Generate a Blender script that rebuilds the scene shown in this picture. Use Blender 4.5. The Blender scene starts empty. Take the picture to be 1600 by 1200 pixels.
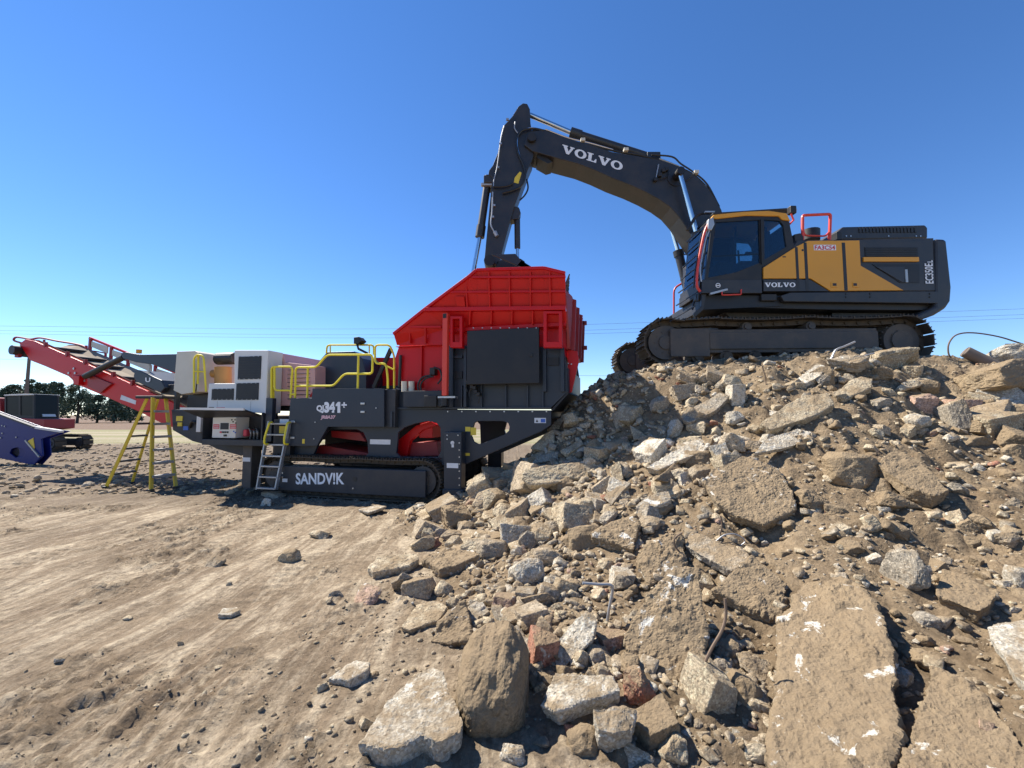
import bpy, bmesh, math, random
import numpy as np
from mathutils import Vector, Matrix, Euler
from mathutils.geometry import tessellate_polygon

random.seed(7)
SC = bpy.context.scene
COL = SC.collection
R = math.radians

# ------------------------------------------------------------------ camera
EYE = Vector((0.0, 0.0, 1.6))
FPX = 15.0 / 36.0 * 1600.0          # focal length in pixels of the 1600 px wide photograph
PITCH = math.atan(48.0 / FPX)
cam_data = bpy.data.cameras.new('camera')
cam_data.lens = 15.0
cam_data.sensor_width = 36.0
cam_data.clip_start = 0.05
cam_data.clip_end = 5000.0
camera = bpy.data.objects.new('camera', cam_data)
camera.location = EYE
camera.rotation_euler = (math.pi / 2 + PITCH, 0, 0)
COL.objects.link(camera)
SC.camera = camera

# ------------------------------------------------------------------ sky, sun, exposure
SUN_EL, SUN_AZ = R(50), R(-61)      # azimuth measured from +Y towards +X
world = bpy.data.worlds.new('World')
SC.world = world
world.use_nodes = True
wn, wl = world.node_tree.nodes, world.node_tree.links
sky_node = wn.new('ShaderNodeTexSky')
sky_node.sky_type = 'NISHITA'
sky_node.sun_disc = False
sky_node.sun_elevation = SUN_EL
sky_node.sun_rotation = SUN_AZ
sky_node.altitude = 100
sky_node.air_density = 0.9
sky_node.dust_density = 0.0
sky_node.ozone_density = 2.5
sky_tone = wn.new('ShaderNodeHueSaturation')
sky_tone.inputs['Saturation'].default_value = 1.2
wl.new(sky_node.outputs[0], sky_tone.inputs['Color'])
sky_balance = wn.new('ShaderNodeMix'); sky_balance.data_type = 'RGBA'; sky_balance.blend_type = 'MULTIPLY'
sky_balance.inputs['Factor'].default_value = 1.0
sky_balance.inputs['B'].default_value = (0.88, 0.925, 1.07, 1)
wl.new(sky_tone.outputs[0], sky_balance.inputs['A'])
wl.new(sky_balance.outputs['Result'], wn['Background'].inputs['Color'])
wn['Background'].inputs['Strength'].default_value = 0.088
sun_data = bpy.data.lights.new('sun', 'SUN')
sun_data.energy = 5.0
sun_data.angle = R(0.53)
sun_data.color = (1.0, 0.945, 0.85)
sun = bpy.data.objects.new('sun', sun_data)
sun_dir = Vector((math.sin(SUN_AZ) * math.cos(SUN_EL), math.cos(SUN_AZ) * math.cos(SUN_EL), math.sin(SUN_EL)))
sun.rotation_euler = sun_dir.to_track_quat('Z', 'Y').to_euler()
sun.location = sun_dir * 30
COL.objects.link(sun)
SC.view_settings.view_transform = 'Standard'
SC.view_settings.look = 'None'
SC.view_settings.exposure = 1.05
SC.view_settings.gamma = 1.0

# ------------------------------------------------------------------ sight lines of the photograph -> places in metres
def ray(px, py):
    xc, yc = (px - 800) / FPX, (600 - py) / FPX
    return Vector((xc, math.cos(PITCH) - yc * math.sin(PITCH), yc * math.cos(PITCH) + math.sin(PITCH)))

def at(px, py, y):
    d = ray(px, py)
    return EYE + d * (y / d.y)

def on_ground(px, py, z=0.0):
    d = ray(px, py)
    return EYE + d * ((z - EYE.z) / d.z)

class Frame:
    """A thing's own axes: x along it, y away from its near side, z up."""
    def __init__(s, origin, yaw):
        s.o = Vector(origin); s.yaw = yaw
        s.ex = Vector((math.cos(yaw), math.sin(yaw), 0)); s.ey = Vector((-math.sin(yaw), math.cos(yaw), 0))
    def p(s, px, py, v):
        d = ray(px, py)
        t = (v - (EYE - s.o).dot(s.ey)) / d.dot(s.ey)
        w = EYE + d * t - s.o
        return Vector((w.dot(s.ex), v, w.z))
    def pp(s, pts, v):
        return [(lambda q: (q.x, q.z))(s.p(a, b, v)) for a, b in pts]
    def world(s, q):
        return s.o + s.ex * q[0] + s.ey * q[1] + Vector((0, 0, q[2]))
    def local(s, w):
        w = Vector(w) - s.o
        return Vector((w.dot(s.ex), w.dot(s.ey), w.z))

# ------------------------------------------------------------------ noise
def _hash(ix, iy, iz, seed):
    h = (ix.astype(np.uint32) * np.uint32(374761393)) ^ (iy.astype(np.uint32) * np.uint32(668265263)) ^ (iz.astype(np.uint32) * np.uint32(2246822519)) ^ np.uint32((seed * 3266489917) & 0xffffffff)
    h = (h ^ (h >> np.uint32(13))) * np.uint32(1274126177)
    h = (h ^ (h >> np.uint32(16))) * np.uint32(2654435761)
    return ((h ^ (h >> np.uint32(15))) & np.uint32(0xffffff)).astype(np.float64) / 8388607.5 - 1.0

def vnoise(P, seed=0):
    P = np.asarray(P, dtype=np.float64)
    I = np.floor(P); f = P - I; I = I.astype(np.int64) + 100000
    u = f * f * f * (f * (f * 6 - 15) + 10)
    out = 0
    for dx in (0, 1):
        wx = u[:, 0] if dx else 1 - u[:, 0]
        for dy in (0, 1):
            wy = u[:, 1] if dy else 1 - u[:, 1]
            for dz in (0, 1):
                wz = u[:, 2] if dz else 1 - u[:, 2]
                out = out + wx * wy * wz * _hash(I[:, 0] + dx, I[:, 1] + dy, I[:, 2] + dz, seed)
    return out

def fbm(P, octaves=4, seed=0, gain=0.5):
    P = np.asarray(P, dtype=np.float64)
    s, a = 0, 1.0
    for k in range(octaves):
        s = s + a * vnoise(P * (2.03 ** k) + 17.3 * k, seed + k)
        a *= gain
    return s

def fbm2(x, y, scale, octaves=4, seed=0, gain=0.5):
    P = np.stack([np.ravel(x) / scale, np.ravel(y) / scale, np.zeros(np.size(x)) + 0.37], 1)
    return fbm(P, octaves, seed, gain).reshape(np.shape(x))

# ------------------------------------------------------------------ materials
MATS = {}
def node_mat(name):
    m = bpy.data.materials.new(name); m.use_nodes = True
    nt = m.node_tree; nt.nodes.clear()
    out = nt.nodes.new('ShaderNodeOutputMaterial')
    b = nt.nodes.new('ShaderNodeBsdfPrincipled')
    nt.links.new(b.outputs[0], out.inputs[0])
    MATS[name] = m
    return m, nt, b, out

class N:
    """Small helper that wires shader nodes."""
    def __init__(s, nt):
        s.nt = nt; s.co = nt.nodes.new('ShaderNodeTexCoord')
    def new(s, t, **kw):
        n = s.nt.nodes.new(t)
        for k, v in kw.items(): setattr(n, k, v)
        return n
    def link(s, a, b): s.nt.links.new(a, b)
    def put(s, sock, v):
        if hasattr(v, 'is_output'): s.link(v, sock)
        else: sock.default_value = v
    def coord(s, kind='Object', scale=(1, 1, 1), rot=(0, 0, 0)):
        m = s.new('ShaderNodeMapping')
        s.link(s.co.outputs[kind], m.inputs[0])
        m.inputs['Scale'].default_value = scale; m.inputs['Rotation'].default_value = rot
        return m.outputs[0]
    def noise(s, vec, scale, detail=4, rough=0.55, dist=0.0):
        n = s.new('ShaderNodeTexNoise')
        s.link(vec, n.inputs['Vector']); n.inputs['Scale'].default_value = scale
        n.inputs['Detail'].default_value = detail; n.inputs['Roughness'].default_value = rough; n.inputs['Distortion'].default_value = dist
        return n.outputs[0]
    def voronoi(s, vec, scale, feature='F1', out='Distance'):
        n = s.new('ShaderNodeTexVoronoi', feature=feature)
        s.link(vec, n.inputs['Vector']); n.inputs['Scale'].default_value = scale
        return n.outputs[out]
    def ramp(s, fac, stops):
        n = s.new('ShaderNodeValToRGB'); e = n.color_ramp.elements
        while len(e) < len(stops): e.new(0.5)
        for k, (p, c) in enumerate(stops):
            e[k].position = p; e[k].color = (c, c, c, 1) if not hasattr(c, '__len__') else (*c, 1)
        s.link(fac, n.inputs[0]); return n.outputs[0]
    def mix(s, fac, a, b, mode='MIX'):
        n = s.new('ShaderNodeMix', data_type='RGBA', blend_type=mode)
        s.put(n.inputs['Factor'], fac)
        for sock, v in ((n.inputs['A'], a), (n.inputs['B'], b)):
            if hasattr(v, 'is_output'): s.link(v, sock)
            else: sock.default_value = (*v, 1) if len(v) == 3 else v
        return n.outputs['Result']
    def math(s, op, a, b=0.0, clamp=False):
        n = s.new('ShaderNodeMath', operation=op); n.use_clamp = clamp
        s.put(n.inputs[0], a); s.put(n.inputs[1], b); return n.outputs[0]
    def bump(s, h, strength, dist, prev=None):
        n = s.new('ShaderNodeBump'); n.inputs['Strength'].default_value = strength; n.inputs['Distance'].default_value = dist
        s.link(h, n.inputs['Height'])
        if prev: s.link(prev, n.inputs['Normal'])
        return n.outputs[0]

DUST = (0.27, 0.205, 0.14)

def paint(name, col, rough=0.4, metal=0.0, dust=0.25, spec=0.5, scratch=0.0):
    m, nt, b, out = node_mat(name); n = N(nt)
    v = n.coord('Object')
    geo = n.new('ShaderNodeNewGeometry')
    sep = n.new('ShaderNodeSeparateXYZ'); n.link(geo.outputs['Normal'], sep.inputs[0])
    up = n.math('MULTIPLY', n.math('MAXIMUM', sep.outputs[2], 0.0), 0.75)
    a = n.ramp(n.noise(v, 2.3, 6, 0.65), [(0.42, 0.0), (0.75, 1.0)])
    fac = n.math('MULTIPLY', n.math('ADD', n.math('MULTIPLY', a, 0.6), n.math('ADD', up, 0.1)), dust, True)
    tone = n.mix(n.noise(v, 0.9, 3), tuple(c * 0.86 for c in col), tuple(min(1, c * 1.12) for c in col))
    c = n.mix(fac, tone, DUST)
    if scratch:
        s = n.ramp(n.noise(n.coord('Object', (3, 3, 14)), 5.0, 5, 0.7), [(0.62, 0.0), (0.7, 1.0)])
        c = n.mix(n.math('MULTIPLY', s, scratch), c, (0.3, 0.28, 0.26))
    n.link(c, b.inputs['Base Color'])
    n.link(n.math('ADD', n.math('MULTIPLY', fac, 0.5), rough, True), b.inputs['Roughness'])
    b.inputs['Metallic'].default_value = metal
    b.inputs['Specular IOR Level'].default_value = spec
    n.link(n.bump(n.noise(v, 55, 3), 0.08, 0.004), b.inputs['Normal'])
    return m

def plain(name, col, rough=0.6, metal=0.0):
    m, nt, b, out = node_mat(name); n = N(nt)
    v = n.coord('Object')
    n.link(n.mix(n.noise(v, 8, 4), tuple(c * 0.8 for c in col), tuple(min(1, c * 1.15) for c in col)), b.inputs['Base Color'])
    b.inputs['Roughness'].default_value = rough; b.inputs['Metallic'].default_value = metal
    return m

def earth_material(name, dark, mid, pale, streak, field=False):
    m, nt, b, out = node_mat(name); n = N(nt)
    v = n.coord('Object')
    big = n.noise(v, 0.55, 5, 0.6, 0.4)
    vs = n.coord('Object', (5.0, 1.0, 1.0), (0, 0, R(5)))
    st = n.noise(vs, 0.9, 6, 0.62, 0.7)
    base = n.mix(n.ramp(big, [(0.36, 0.0), (0.62, 1.0)]), dark, mid)
    c = n.mix(n.math('MULTIPLY', n.ramp(st, [(0.47, 0.0), (0.62, 1.0)]), streak), base, pale)
    st2 = n.noise(n.coord('Object', (10.0, 1.0, 1.0), (0, 0, R(-7))), 1.6, 8, 0.66, 0.5)
    c = n.mix(n.math('MULTIPLY', n.ramp(st2, [(0.50, 0.0), (0.60, 1.0)]), streak * 0.55), c, pale)
    grit = n.math('MULTIPLY', n.ramp(n.noise(v, 1.3, 6, 0.68, 0.5), [(0.50, 0.0), (0.58, 1.0)]), n.ramp(n.noise(v, 30, 5, 0.8), [(0.4, 0.35), (0.62, 1.0)]))
    c = n.mix(n.math('MULTIPLY', grit, 0.62), c, tuple(x * 0.62 for x in dark))
    fine = n.noise(v, 16, 10, 0.75)
    c = n.mix(n.ramp(fine, [(0.32, 0.75), (0.6, 0.0)]), c, tuple(x * 0.5 for x in dark))
    spk = n.voronoi(v, 70)
    stone_specks = n.math('MULTIPLY', n.ramp(spk, [(0.10, 1.0), (0.2, 0.0)]), n.ramp(n.noise(v, 5, 3), [(0.5, 0.0), (0.62, 1.0)]))  # tiny pale stones flecked through the soil
    c = n.mix(n.math('MULTIPLY', stone_specks, 0.75), c, (0.45, 0.38, 0.29))
    if field:
        sep = n.new('ShaderNodeSeparateXYZ'); n.link(n.co.outputs['Object'], sep.inputs[0])
        wob = n.math('ADD', sep.outputs[1], n.math('MULTIPLY', n.noise(v, 0.12, 3), 6.0))
        near = n.math('ADD', sep.outputs[1], n.math('MULTIPLY', n.math('SUBTRACT', n.noise(v, 0.6, 6, 0.65), 0.5), 7.0))
        loose = n.math('MULTIPLY', n.ramp(n.math('DIVIDE', near, 20.0), [(0.33, 0.0), (0.43, 1.0)]), 0.8)
        c = n.mix(loose, c, n.mix(fine, (0.085, 0.062, 0.042), (0.20, 0.152, 0.105)))
        g = n.ramp(n.math('DIVIDE', wob, 100.0), [(0.25, 0.0), (0.28, 1.0)])
        rows = n.noise(n.coord('Object', (0.02, 0.5, 1)), 1.0, 4)
        strip = n.mix(n.ramp(rows, [(0.42, 0.0), (0.58, 1.0)]), (0.30, 0.25, 0.17), (0.20, 0.19, 0.09))
        c = n.mix(g, c, strip)
        g2 = n.ramp(n.math('DIVIDE', wob, 100.0), [(0.48, 0.0), (0.5, 1.0)])
        c = n.mix(g2, c, n.mix(rows, (0.13, 0.088, 0.06), (0.19, 0.13, 0.09)))
    n.link(c, b.inputs['Base Color'])
    b.inputs['Roughness'].default_value = 0.95
    b.inputs['Specular IOR Level'].default_value = 0.15
    b1 = n.bump(n.noise(v, 7, 10, 0.68), 0.8, 0.06)
    b2 = n.bump(n.voronoi(v, 38), 0.35, 0.016, b1)
    b3 = n.bump(fine, 0.9, 0.016, b2)
    n.link(b3, b.inputs['Normal'])
    return m

def rock_material(name, col, alt, dirt=0.5, white=0.0, rough_scale=9.0):
    m, nt, b, out = node_mat(name); n = N(nt)
    oi = n.new('ShaderNodeObjectInfo')
    add = n.new('ShaderNodeVectorMath', operation='ADD')
    sc = n.new('ShaderNodeVectorMath', operation='SCALE')
    cmb = n.new('ShaderNodeCombineXYZ')
    for k in range(3): n.link(oi.outputs['Random'], cmb.inputs[k])
    n.link(cmb.outputs[0], sc.inputs[0]); sc.inputs['Scale'].default_value = 37.0
    geo = n.new('ShaderNodeNewGeometry')
    n.link(geo.outputs['Position'], add.inputs[0]); n.link(sc.outputs[0], add.inputs[1])
    v = add.outputs[0]
    c = n.mix(n.ramp(n.noise(v, 3.0, 5, 0.6, 0.3), [(0.35, 0.0), (0.65, 1.0)]), col, alt)
    val = n.math('ADD', n.math('MULTIPLY', oi.outputs['Random'], 0.45), 0.75)
    hs = n.new('ShaderNodeHueSaturation'); n.link(c, hs.inputs['Color']); n.link(val, hs.inputs['Value'])
    c = hs.outputs[0]
    fine = n.noise(v, 42, 7, 0.72)
    c = n.mix(n.ramp(fine, [(0.36, 0.8), (0.56, 0.0)]), c, tuple(x * 0.38 for x in col))
    pits = n.voronoi(v, 60)
    c = n.mix(n.ramp(pits, [(0.06, 0.5), (0.16, 0.0)]), c, tuple(x * 0.35 for x in alt))
    agg = n.voronoi(v, 85, out='Color'); bw = n.new('ShaderNodeRGBToBW'); n.link(agg, bw.inputs[0])
    c = n.mix(n.ramp(bw.outputs[0], [(0.22, 0.5), (0.32, 0.0)]), c, tuple(x * 0.45 for x in alt))
    c = n.mix(n.ramp(bw.outputs[0], [(0.70, 0.0), (0.8, 0.45)]), c, tuple(min(.75, x * 1.5) for x in col))
    sep = n.new('ShaderNodeSeparateXYZ'); n.link(geo.outputs['Normal'], sep.inputs[0])
    soil = n.math('ADD', n.math('MULTIPLY', sep.outputs[2], 0.25), n.noise(v, 4.5, 6, 0.62, 0.2))
    k = n.math('MULTIPLY', n.ramp(soil, [(0.66 - 0.34 * dirt, 0.0), (0.84 - 0.34 * dirt, 1.0)]), 0.92)
    c = n.mix(k, c, n.mix(n.noise(v, 11, 5), (0.20, 0.143, 0.085), (0.345, 0.258, 0.16)))
    if white:
        w = n.ramp(n.math('ADD', n.noise(v, 5.5, 8, 0.7, 0.6), 0.0), [(0.66 - 0.1 * white, 0.0), (0.69 - 0.1 * white, 1.0)])
        c = n.mix(w, c, (0.62, 0.58, 0.5))
    n.link(c, b.inputs['Base Color'])
    b.inputs['Roughness'].default_value = 0.92; b.inputs['Specular IOR Level'].default_value = 0.2
    b1 = n.bump(n.noise(v, rough_scale, 10, 0.7), 0.9, 0.04)
    b2 = n.bump(fine, 0.9, 0.014, b1)
    b3 = n.bump(pits, 0.35, 0.008, b2)
    n.link(b3, b.inputs['Normal'])
    return m

def glass_material(name, tint, gloss=0.12):
    m, nt, b, out = node_mat(name); nt.nodes.remove(b); n = N(nt)
    t = n.new('ShaderNodeBsdfTransparent'); t.inputs[0].default_value = (*tint, 1)
    g = n.new('ShaderNodeBsdfGlossy'); g.inputs['Roughness'].default_value = 0.05; g.inputs[0].default_value = (0.8, 0.9, 1, 1)
    fr = n.new('ShaderNodeFresnel'); fr.inputs[0].default_value = 1.45
    mx = n.new('ShaderNodeMixShader')
    n.link(n.math('ADD', fr.outputs[0], gloss - 0.04, True), mx.inputs[0])
    n.link(t.outputs[0], mx.inputs[1]); n.link(g.outputs[0], mx.inputs[2]); n.link(mx.outputs[0], out.inputs[0])
    return m

def foliage_material(name, a, bcol):
    m, nt, b, out = node_mat(name); n = N(nt)
    geo = n.new('ShaderNodeNewGeometry')
    c = n.mix(n.noise(geo.outputs['Position'], 0.9, 3), a, bcol)
    n.link(c, b.inputs['Base Color']); b.inputs['Roughness'].default_value = 0.8
    return m

paint('red_paint', (0.56, 0.002, 0.005), 0.4, dust=0.04, spec=0.35)
paint('dull_red_paint', (0.30, 0.008, 0.014), 0.45, dust=0.22)
paint('slate_paint', (0.014, 0.0235, 0.039), 0.42, dust=0.07)
paint('boom_paint', (0.018, 0.0205, 0.026), 0.42, dust=0.16)
paint('black_plate', (0.006, 0.0075, 0.011), 0.5, dust=0.08)
paint('black_plastic', (0.008, 0.0085, 0.010), 0.5, dust=0.15)
paint('track_steel', (0.034, 0.029, 0.024), 0.6, metal=0.3, dust=0.6)
paint('track_frame_paint', (0.045, 0.045, 0.047), 0.6, dust=0.5, scratch=0.4)
paint('dark_frame_paint', (0.015, 0.021, 0.031), 0.5, dust=0.18)
paint('yellow_paint', (0.76, 0.33, 0.018), 0.4, dust=0.12)
paint('rail_yellow', (0.82, 0.68, 0.03), 0.45, dust=0.1)
paint('ladder_yellow', (0.72, 0.50, 0.02), 0.5, dust=0.2)
paint('white_paint', (0.72, 0.70, 0.65), 0.45, dust=0.12)
paint('white_paint_red_reflection', (0.70, 0.40, 0.38), 0.4, dust=0.15)  # white canopy paint with the red hopper's reflection put into the colour
paint('cream_paint', (0.62, 0.57, 0.46), 0.5, dust=0.2)
paint('blue_paint', (0.006, 0.015, 0.15), 0.4, dust=0.03, spec=0.3)
paint('orange_red_paint', (0.72, 0.055, 0.03), 0.4, dust=0.1)
paint('amber_plastic', (0.45, 0.22, 0.05), 0.45, dust=0.25)
paint('belt_rubber', (0.30, 0.27, 0.22), 0.8, dust=0.6)
paint('galvanised', (0.42, 0.43, 0.44), 0.42, metal=0.6, dust=0.3)
plain('chrome', (0.62, 0.64, 0.67), 0.16, 1.0)
plain('bolt_steel', (0.5, 0.5, 0.5), 0.4, 0.8)
plain('hose_rubber', (0.014, 0.014, 0.014), 0.45)
plain('rust_steel', (0.16, 0.11, 0.075), 0.75, 0.2)
plain('wire_dark', (0.06, 0.065, 0.075), 0.6)
plain('wood_pole', (0.16, 0.125, 0.10), 0.9)
plain('letter_white', (0.82, 0.83, 0.84), 0.5)
plain('letter_red', (0.65, 0.06, 0.09), 0.5)
plain('letter_pale_pink', (0.75, 0.45, 0.48), 0.5)
plain('sticker_yellow', (0.75, 0.55, 0.05), 0.5)
plain('sticker_white', (0.7, 0.7, 0.7), 0.5)
plain('sticker_blue', (0.05, 0.14, 0.5), 0.5)
plain('sticker_black', (0.02, 0.02, 0.02), 0.5)
plain('lamp_lens', (0.6, 0.6, 0.58), 0.2)
plain('lime_steel', (0.55, 0.55, 0.2), 0.5)
plain('seat_fabric', (0.02, 0.022, 0.028), 0.9)
plain('bark', (0.06, 0.05, 0.04), 0.9)
glass_material('cab_glass', (0.58, 0.70, 0.74), 0.04)
paint('dark_glass', (0.005, 0.009, 0.012), 0.35, dust=0.0, spec=0.2)
foliage_material('leaf_dark', (0.045, 0.07, 0.045), (0.08, 0.115, 0.065))  # leaf green lightened and greyed, distance haze put into the colour
earth_material('packed_earth', (0.19, 0.138, 0.09), (0.30, 0.23, 0.153), (0.50, 0.41, 0.29), 0.85, field=True)
earth_material('heap_earth', (0.185, 0.132, 0.08), (0.295, 0.217, 0.135), (0.38, 0.295, 0.19), 0.35)
rock_material('concrete_pale', (0.63, 0.56, 0.445), (0.50, 0.43, 0.325), 0.08, 0.6)
rock_material('concrete_tan', (0.56, 0.46, 0.32), (0.45, 0.36, 0.24), 0.16, 0.15)
rock_material('concrete_dirty', (0.37, 0.30, 0.205), (0.29, 0.22, 0.14), 0.8, 0.6)
rock_material('mud_stone', (0.28, 0.21, 0.13), (0.36, 0.275, 0.175), 0.7, 0.0)
rock_material('brown_stone', (0.40, 0.325, 0.23), (0.49, 0.40, 0.285), 0.2, 0.0)
rock_material('brick_red', (0.42, 0.17, 0.11), (0.46, 0.25, 0.17), 0.3, 0.3)
rock_material('brick_pale', (0.50, 0.35, 0.27), (0.44, 0.27, 0.19), 0.3, 0.4)
rock_material('grey_stone', (0.46, 0.40, 0.31), (0.37, 0.315, 0.24), 0.22, 0.15)

# ------------------------------------------------------------------ mesh helpers
def new_obj(name, me, parent=None):
    o = bpy.data.objects.new(name, me); COL.objects.link(o)
    if parent is not None: o.parent = parent
    return o

def tag(o, label=None, cat=None, group=None, kind=None):
    if label: o['label'] = label
    if cat: o['category'] = cat
    if group: o['group'] = group
    if kind: o['kind'] = kind
    return o

def empty(name, loc, yaw=0.0):
    o = bpy.data.objects.new(name, None); COL.objects.link(o)
    o.location = loc; o.rotation_euler = (0, 0, yaw); o.empty_display_size = 0.3
    return o

class MB:
    def __init__(s): s.v = []; s.f = []
    def add(s, vs, fs):
        k = len(s.v); s.v += [tuple(p) for p in vs]; s.f += [tuple(i + k for i in f) for f in fs]; return s
    def box(s, x0, x1, y0, y1, z0, z1, M=None):
        vs = [Vector((x, y, z)) for x in (x0, x1) for y in (y0, y1) for z in (z0, z1)]
        if M is not None: vs = [M @ p for p in vs]
        return s.add(vs, [(0, 1, 3, 2), (4, 6, 7, 5), (0, 4, 5, 1), (2, 3, 7, 6), (0, 2, 6, 4), (1, 5, 7, 3)])
    def loft(s, A, B):
        """closed solid between two equal loops"""
        n = len(A); fs = [(i, (i + 1) % n, n + (i + 1) % n, n + i) for i in range(n)]
        tri = tessellate_polygon([[Vector(p) for p in A]])
        fs += [tuple(t) for t in tri]
        fs += [tuple(n + i for i in reversed(t)) for t in tri]
        return s.add(list(A) + list(B), fs)
    def prism(s, poly, y0, y1, holes=()):
        """(x, z) outline pushed along y, with holes"""
        loops = [list(poly)] + [list(h) for h in holes]
        tri = tessellate_polygon([[Vector((a, b, 0)) for a, b in l] for l in loops])
        flat = [p for l in loops for p in l]; n = len(flat)
        fs = [tuple(t) for t in tri] + [tuple(n + i for i in reversed(t)) for t in tri]
        k = 0
        for l in loops:
            m = len(l)
            fs += [(k + i, k + (i + 1) % m, n + k + (i + 1) % m, n + k + i) for i in range(m)]
            k += m
        return s.add([(a, y0, b) for a, b in flat] + [(a, y1, b) for a, b in flat], fs)
    def tube(s, pts, r, n=8, r1=None):
        pts = [Vector(p) for p in pts]; rings = []
        prev = None
        for i, p in enumerate(pts):
            a = pts[max(i - 1, 0)]; b = pts[min(i + 1, len(pts) - 1)]
            t = (b - a).normalized()
            if prev is None:
                up = Vector((0, 0, 1)) if abs(t.z) < 0.9 else Vector((0, 1, 0))
                x = t.cross(up).normalized()
            else:
                x = (prev - t * prev.dot(t)).normalized()
            prev = x; y = t.cross(x)
            q = r if r1 is None else r + (r1 - r) * i / (len(pts) - 1)
            rings.append([p + (x * math.cos(2 * math.pi * k / n) + y * math.sin(2 * math.pi * k / n)) * q for k in range(n)])
        vs = [p for g in rings for p in g]; fs = []
        for i in range(len(rings) - 1):
            for k in range(n):
                fs.append((i * n + k, i * n + (k + 1) % n, (i + 1) * n + (k + 1) % n, (i + 1) * n + k))
        fs.append(tuple(range(n - 1, -1, -1))); fs.append(tuple((len(rings) - 1) * n + k for k in range(n)))
        return s.add(vs, fs)
    def cyl(s, p0, p1, r, n=16, r1=None): return s.tube([p0, p1], r, n, r1)
    def bar(s, p0, p1, w, h):
        """rectangular bar from p0 to p1; w across (level), h upright"""
        p0, p1 = Vector(p0), Vector(p1); t = (p1 - p0).normalized()
        up = Vector((0, 0, 1)) if abs(t.z) < 0.95 else Vector((0, 1, 0))
        x = t.cross(up).normalized() * w / 2; y = x.cross(t).normalized() * h / 2
        A = [p0 + x + y, p0 - x + y, p0 - x - y, p0 + x - y]
        return s.loft(A, [p + (p1 - p0) for p in A])
    def mesh(s, name, mat, smooth=False):
        me = bpy.data.meshes.new(name); me.from_pydata([tuple(p) for p in s.v], [], s.f)
        bm = bmesh.new(); bm.from_mesh(me); bmesh.ops.recalc_face_normals(bm, faces=bm.faces); bm.to_mesh(me); bm.free()
        if mat: me.materials.append(MATS[mat])
        if smooth: me.shade_smooth()
        return me
    def build(s, name, mat, parent=None, bevel=0.0, smooth=False, label=None):
        o = new_obj(name, s.mesh(name, mat, smooth), parent)
        if smooth:
            try: o.data.set_sharp_from_angle(angle=R(40))
            except Exception: pass
        if bevel:
            b = o.modifiers.new('bevel', 'BEVEL'); b.width = bevel; b.segments = 2; b.limit_method = 'ANGLE'; b.angle_limit = R(40)
            b.harden_normals = False
        if label: o['label'] = label
        return o

def rounded(pts, r=0.06, n=4):
    """polyline with its corners rounded"""
    pts = [Vector(p) for p in pts]; out = [pts[0]]
    for i in range(1, len(pts) - 1):
        a, b, c = pts[i - 1], pts[i], pts[i + 1]
        q = min(r, (a - b).length * 0.45, (c - b).length * 0.45)
        s = b + (a - b).normalized() * q; e = b + (c - b).normalized() * q
        for k in range(n + 1):
            t = k / n; out.append(s * (1 - t) ** 2 + b * 2 * t * (1 - t) + e * t * t)
    out.append(pts[-1]); return out

def spline(pts, n=6):
    """Catmull-Rom curve through points"""
    P = [Vector(p) for p in pts]; P = [P[0] * 2 - P[1]] + P + [P[-1] * 2 - P[-2]]; out = []
    for i in range(1, len(P) - 2):
        for k in range(n):
            t = k / n; a, b, c, d = P[i - 1:i + 3]
            out.append(0.5 * ((2 * b) + (c - a) * t + (2 * a - 5 * b + 4 * c - d) * t * t + (3 * b - a - 3 * c + d) * t ** 3))
    out.append(P[-2]); return out

def lettering(name, text, P0, PX, PZ, mat, parent, bold=0.02, shear=0.0, depth=0.004):
    """raised letters filling the parallelogram P0, P0+PX (reading direction), P0+PZ (up)"""
    cu = bpy.data.curves.new(name, 'FONT'); cu.body = text; cu.offset = bold; cu.shear = shear; cu.resolution_u = 3
    tmp = bpy.data.objects.new('tmp', cu); COL.objects.link(tmp)
    dg = bpy.context.evaluated_depsgraph_get(); dg.update()
    me = bpy.data.meshes.new_from_object(tmp.evaluated_get(dg))
    bpy.data.objects.remove(tmp); bpy.data.curves.remove(cu)
    co = np.array([v.co[:] for v in me.vertices]); lo, hi = co.min(0), co.max(0)
    P0, PX, PZ = Vector(P0), Vector(PX), Vector(PZ)
    for v in me.vertices:
        a = (v.co.x - lo[0]) / (hi[0] - lo[0]); b = (v.co.y - lo[1]) / (hi[1] - lo[1])
        v.co = P0 + PX * a + PZ * b
    me.materials.clear(); me.materials.append(MATS[mat]); me.name = name
    return new_obj(name, me, parent)

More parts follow.
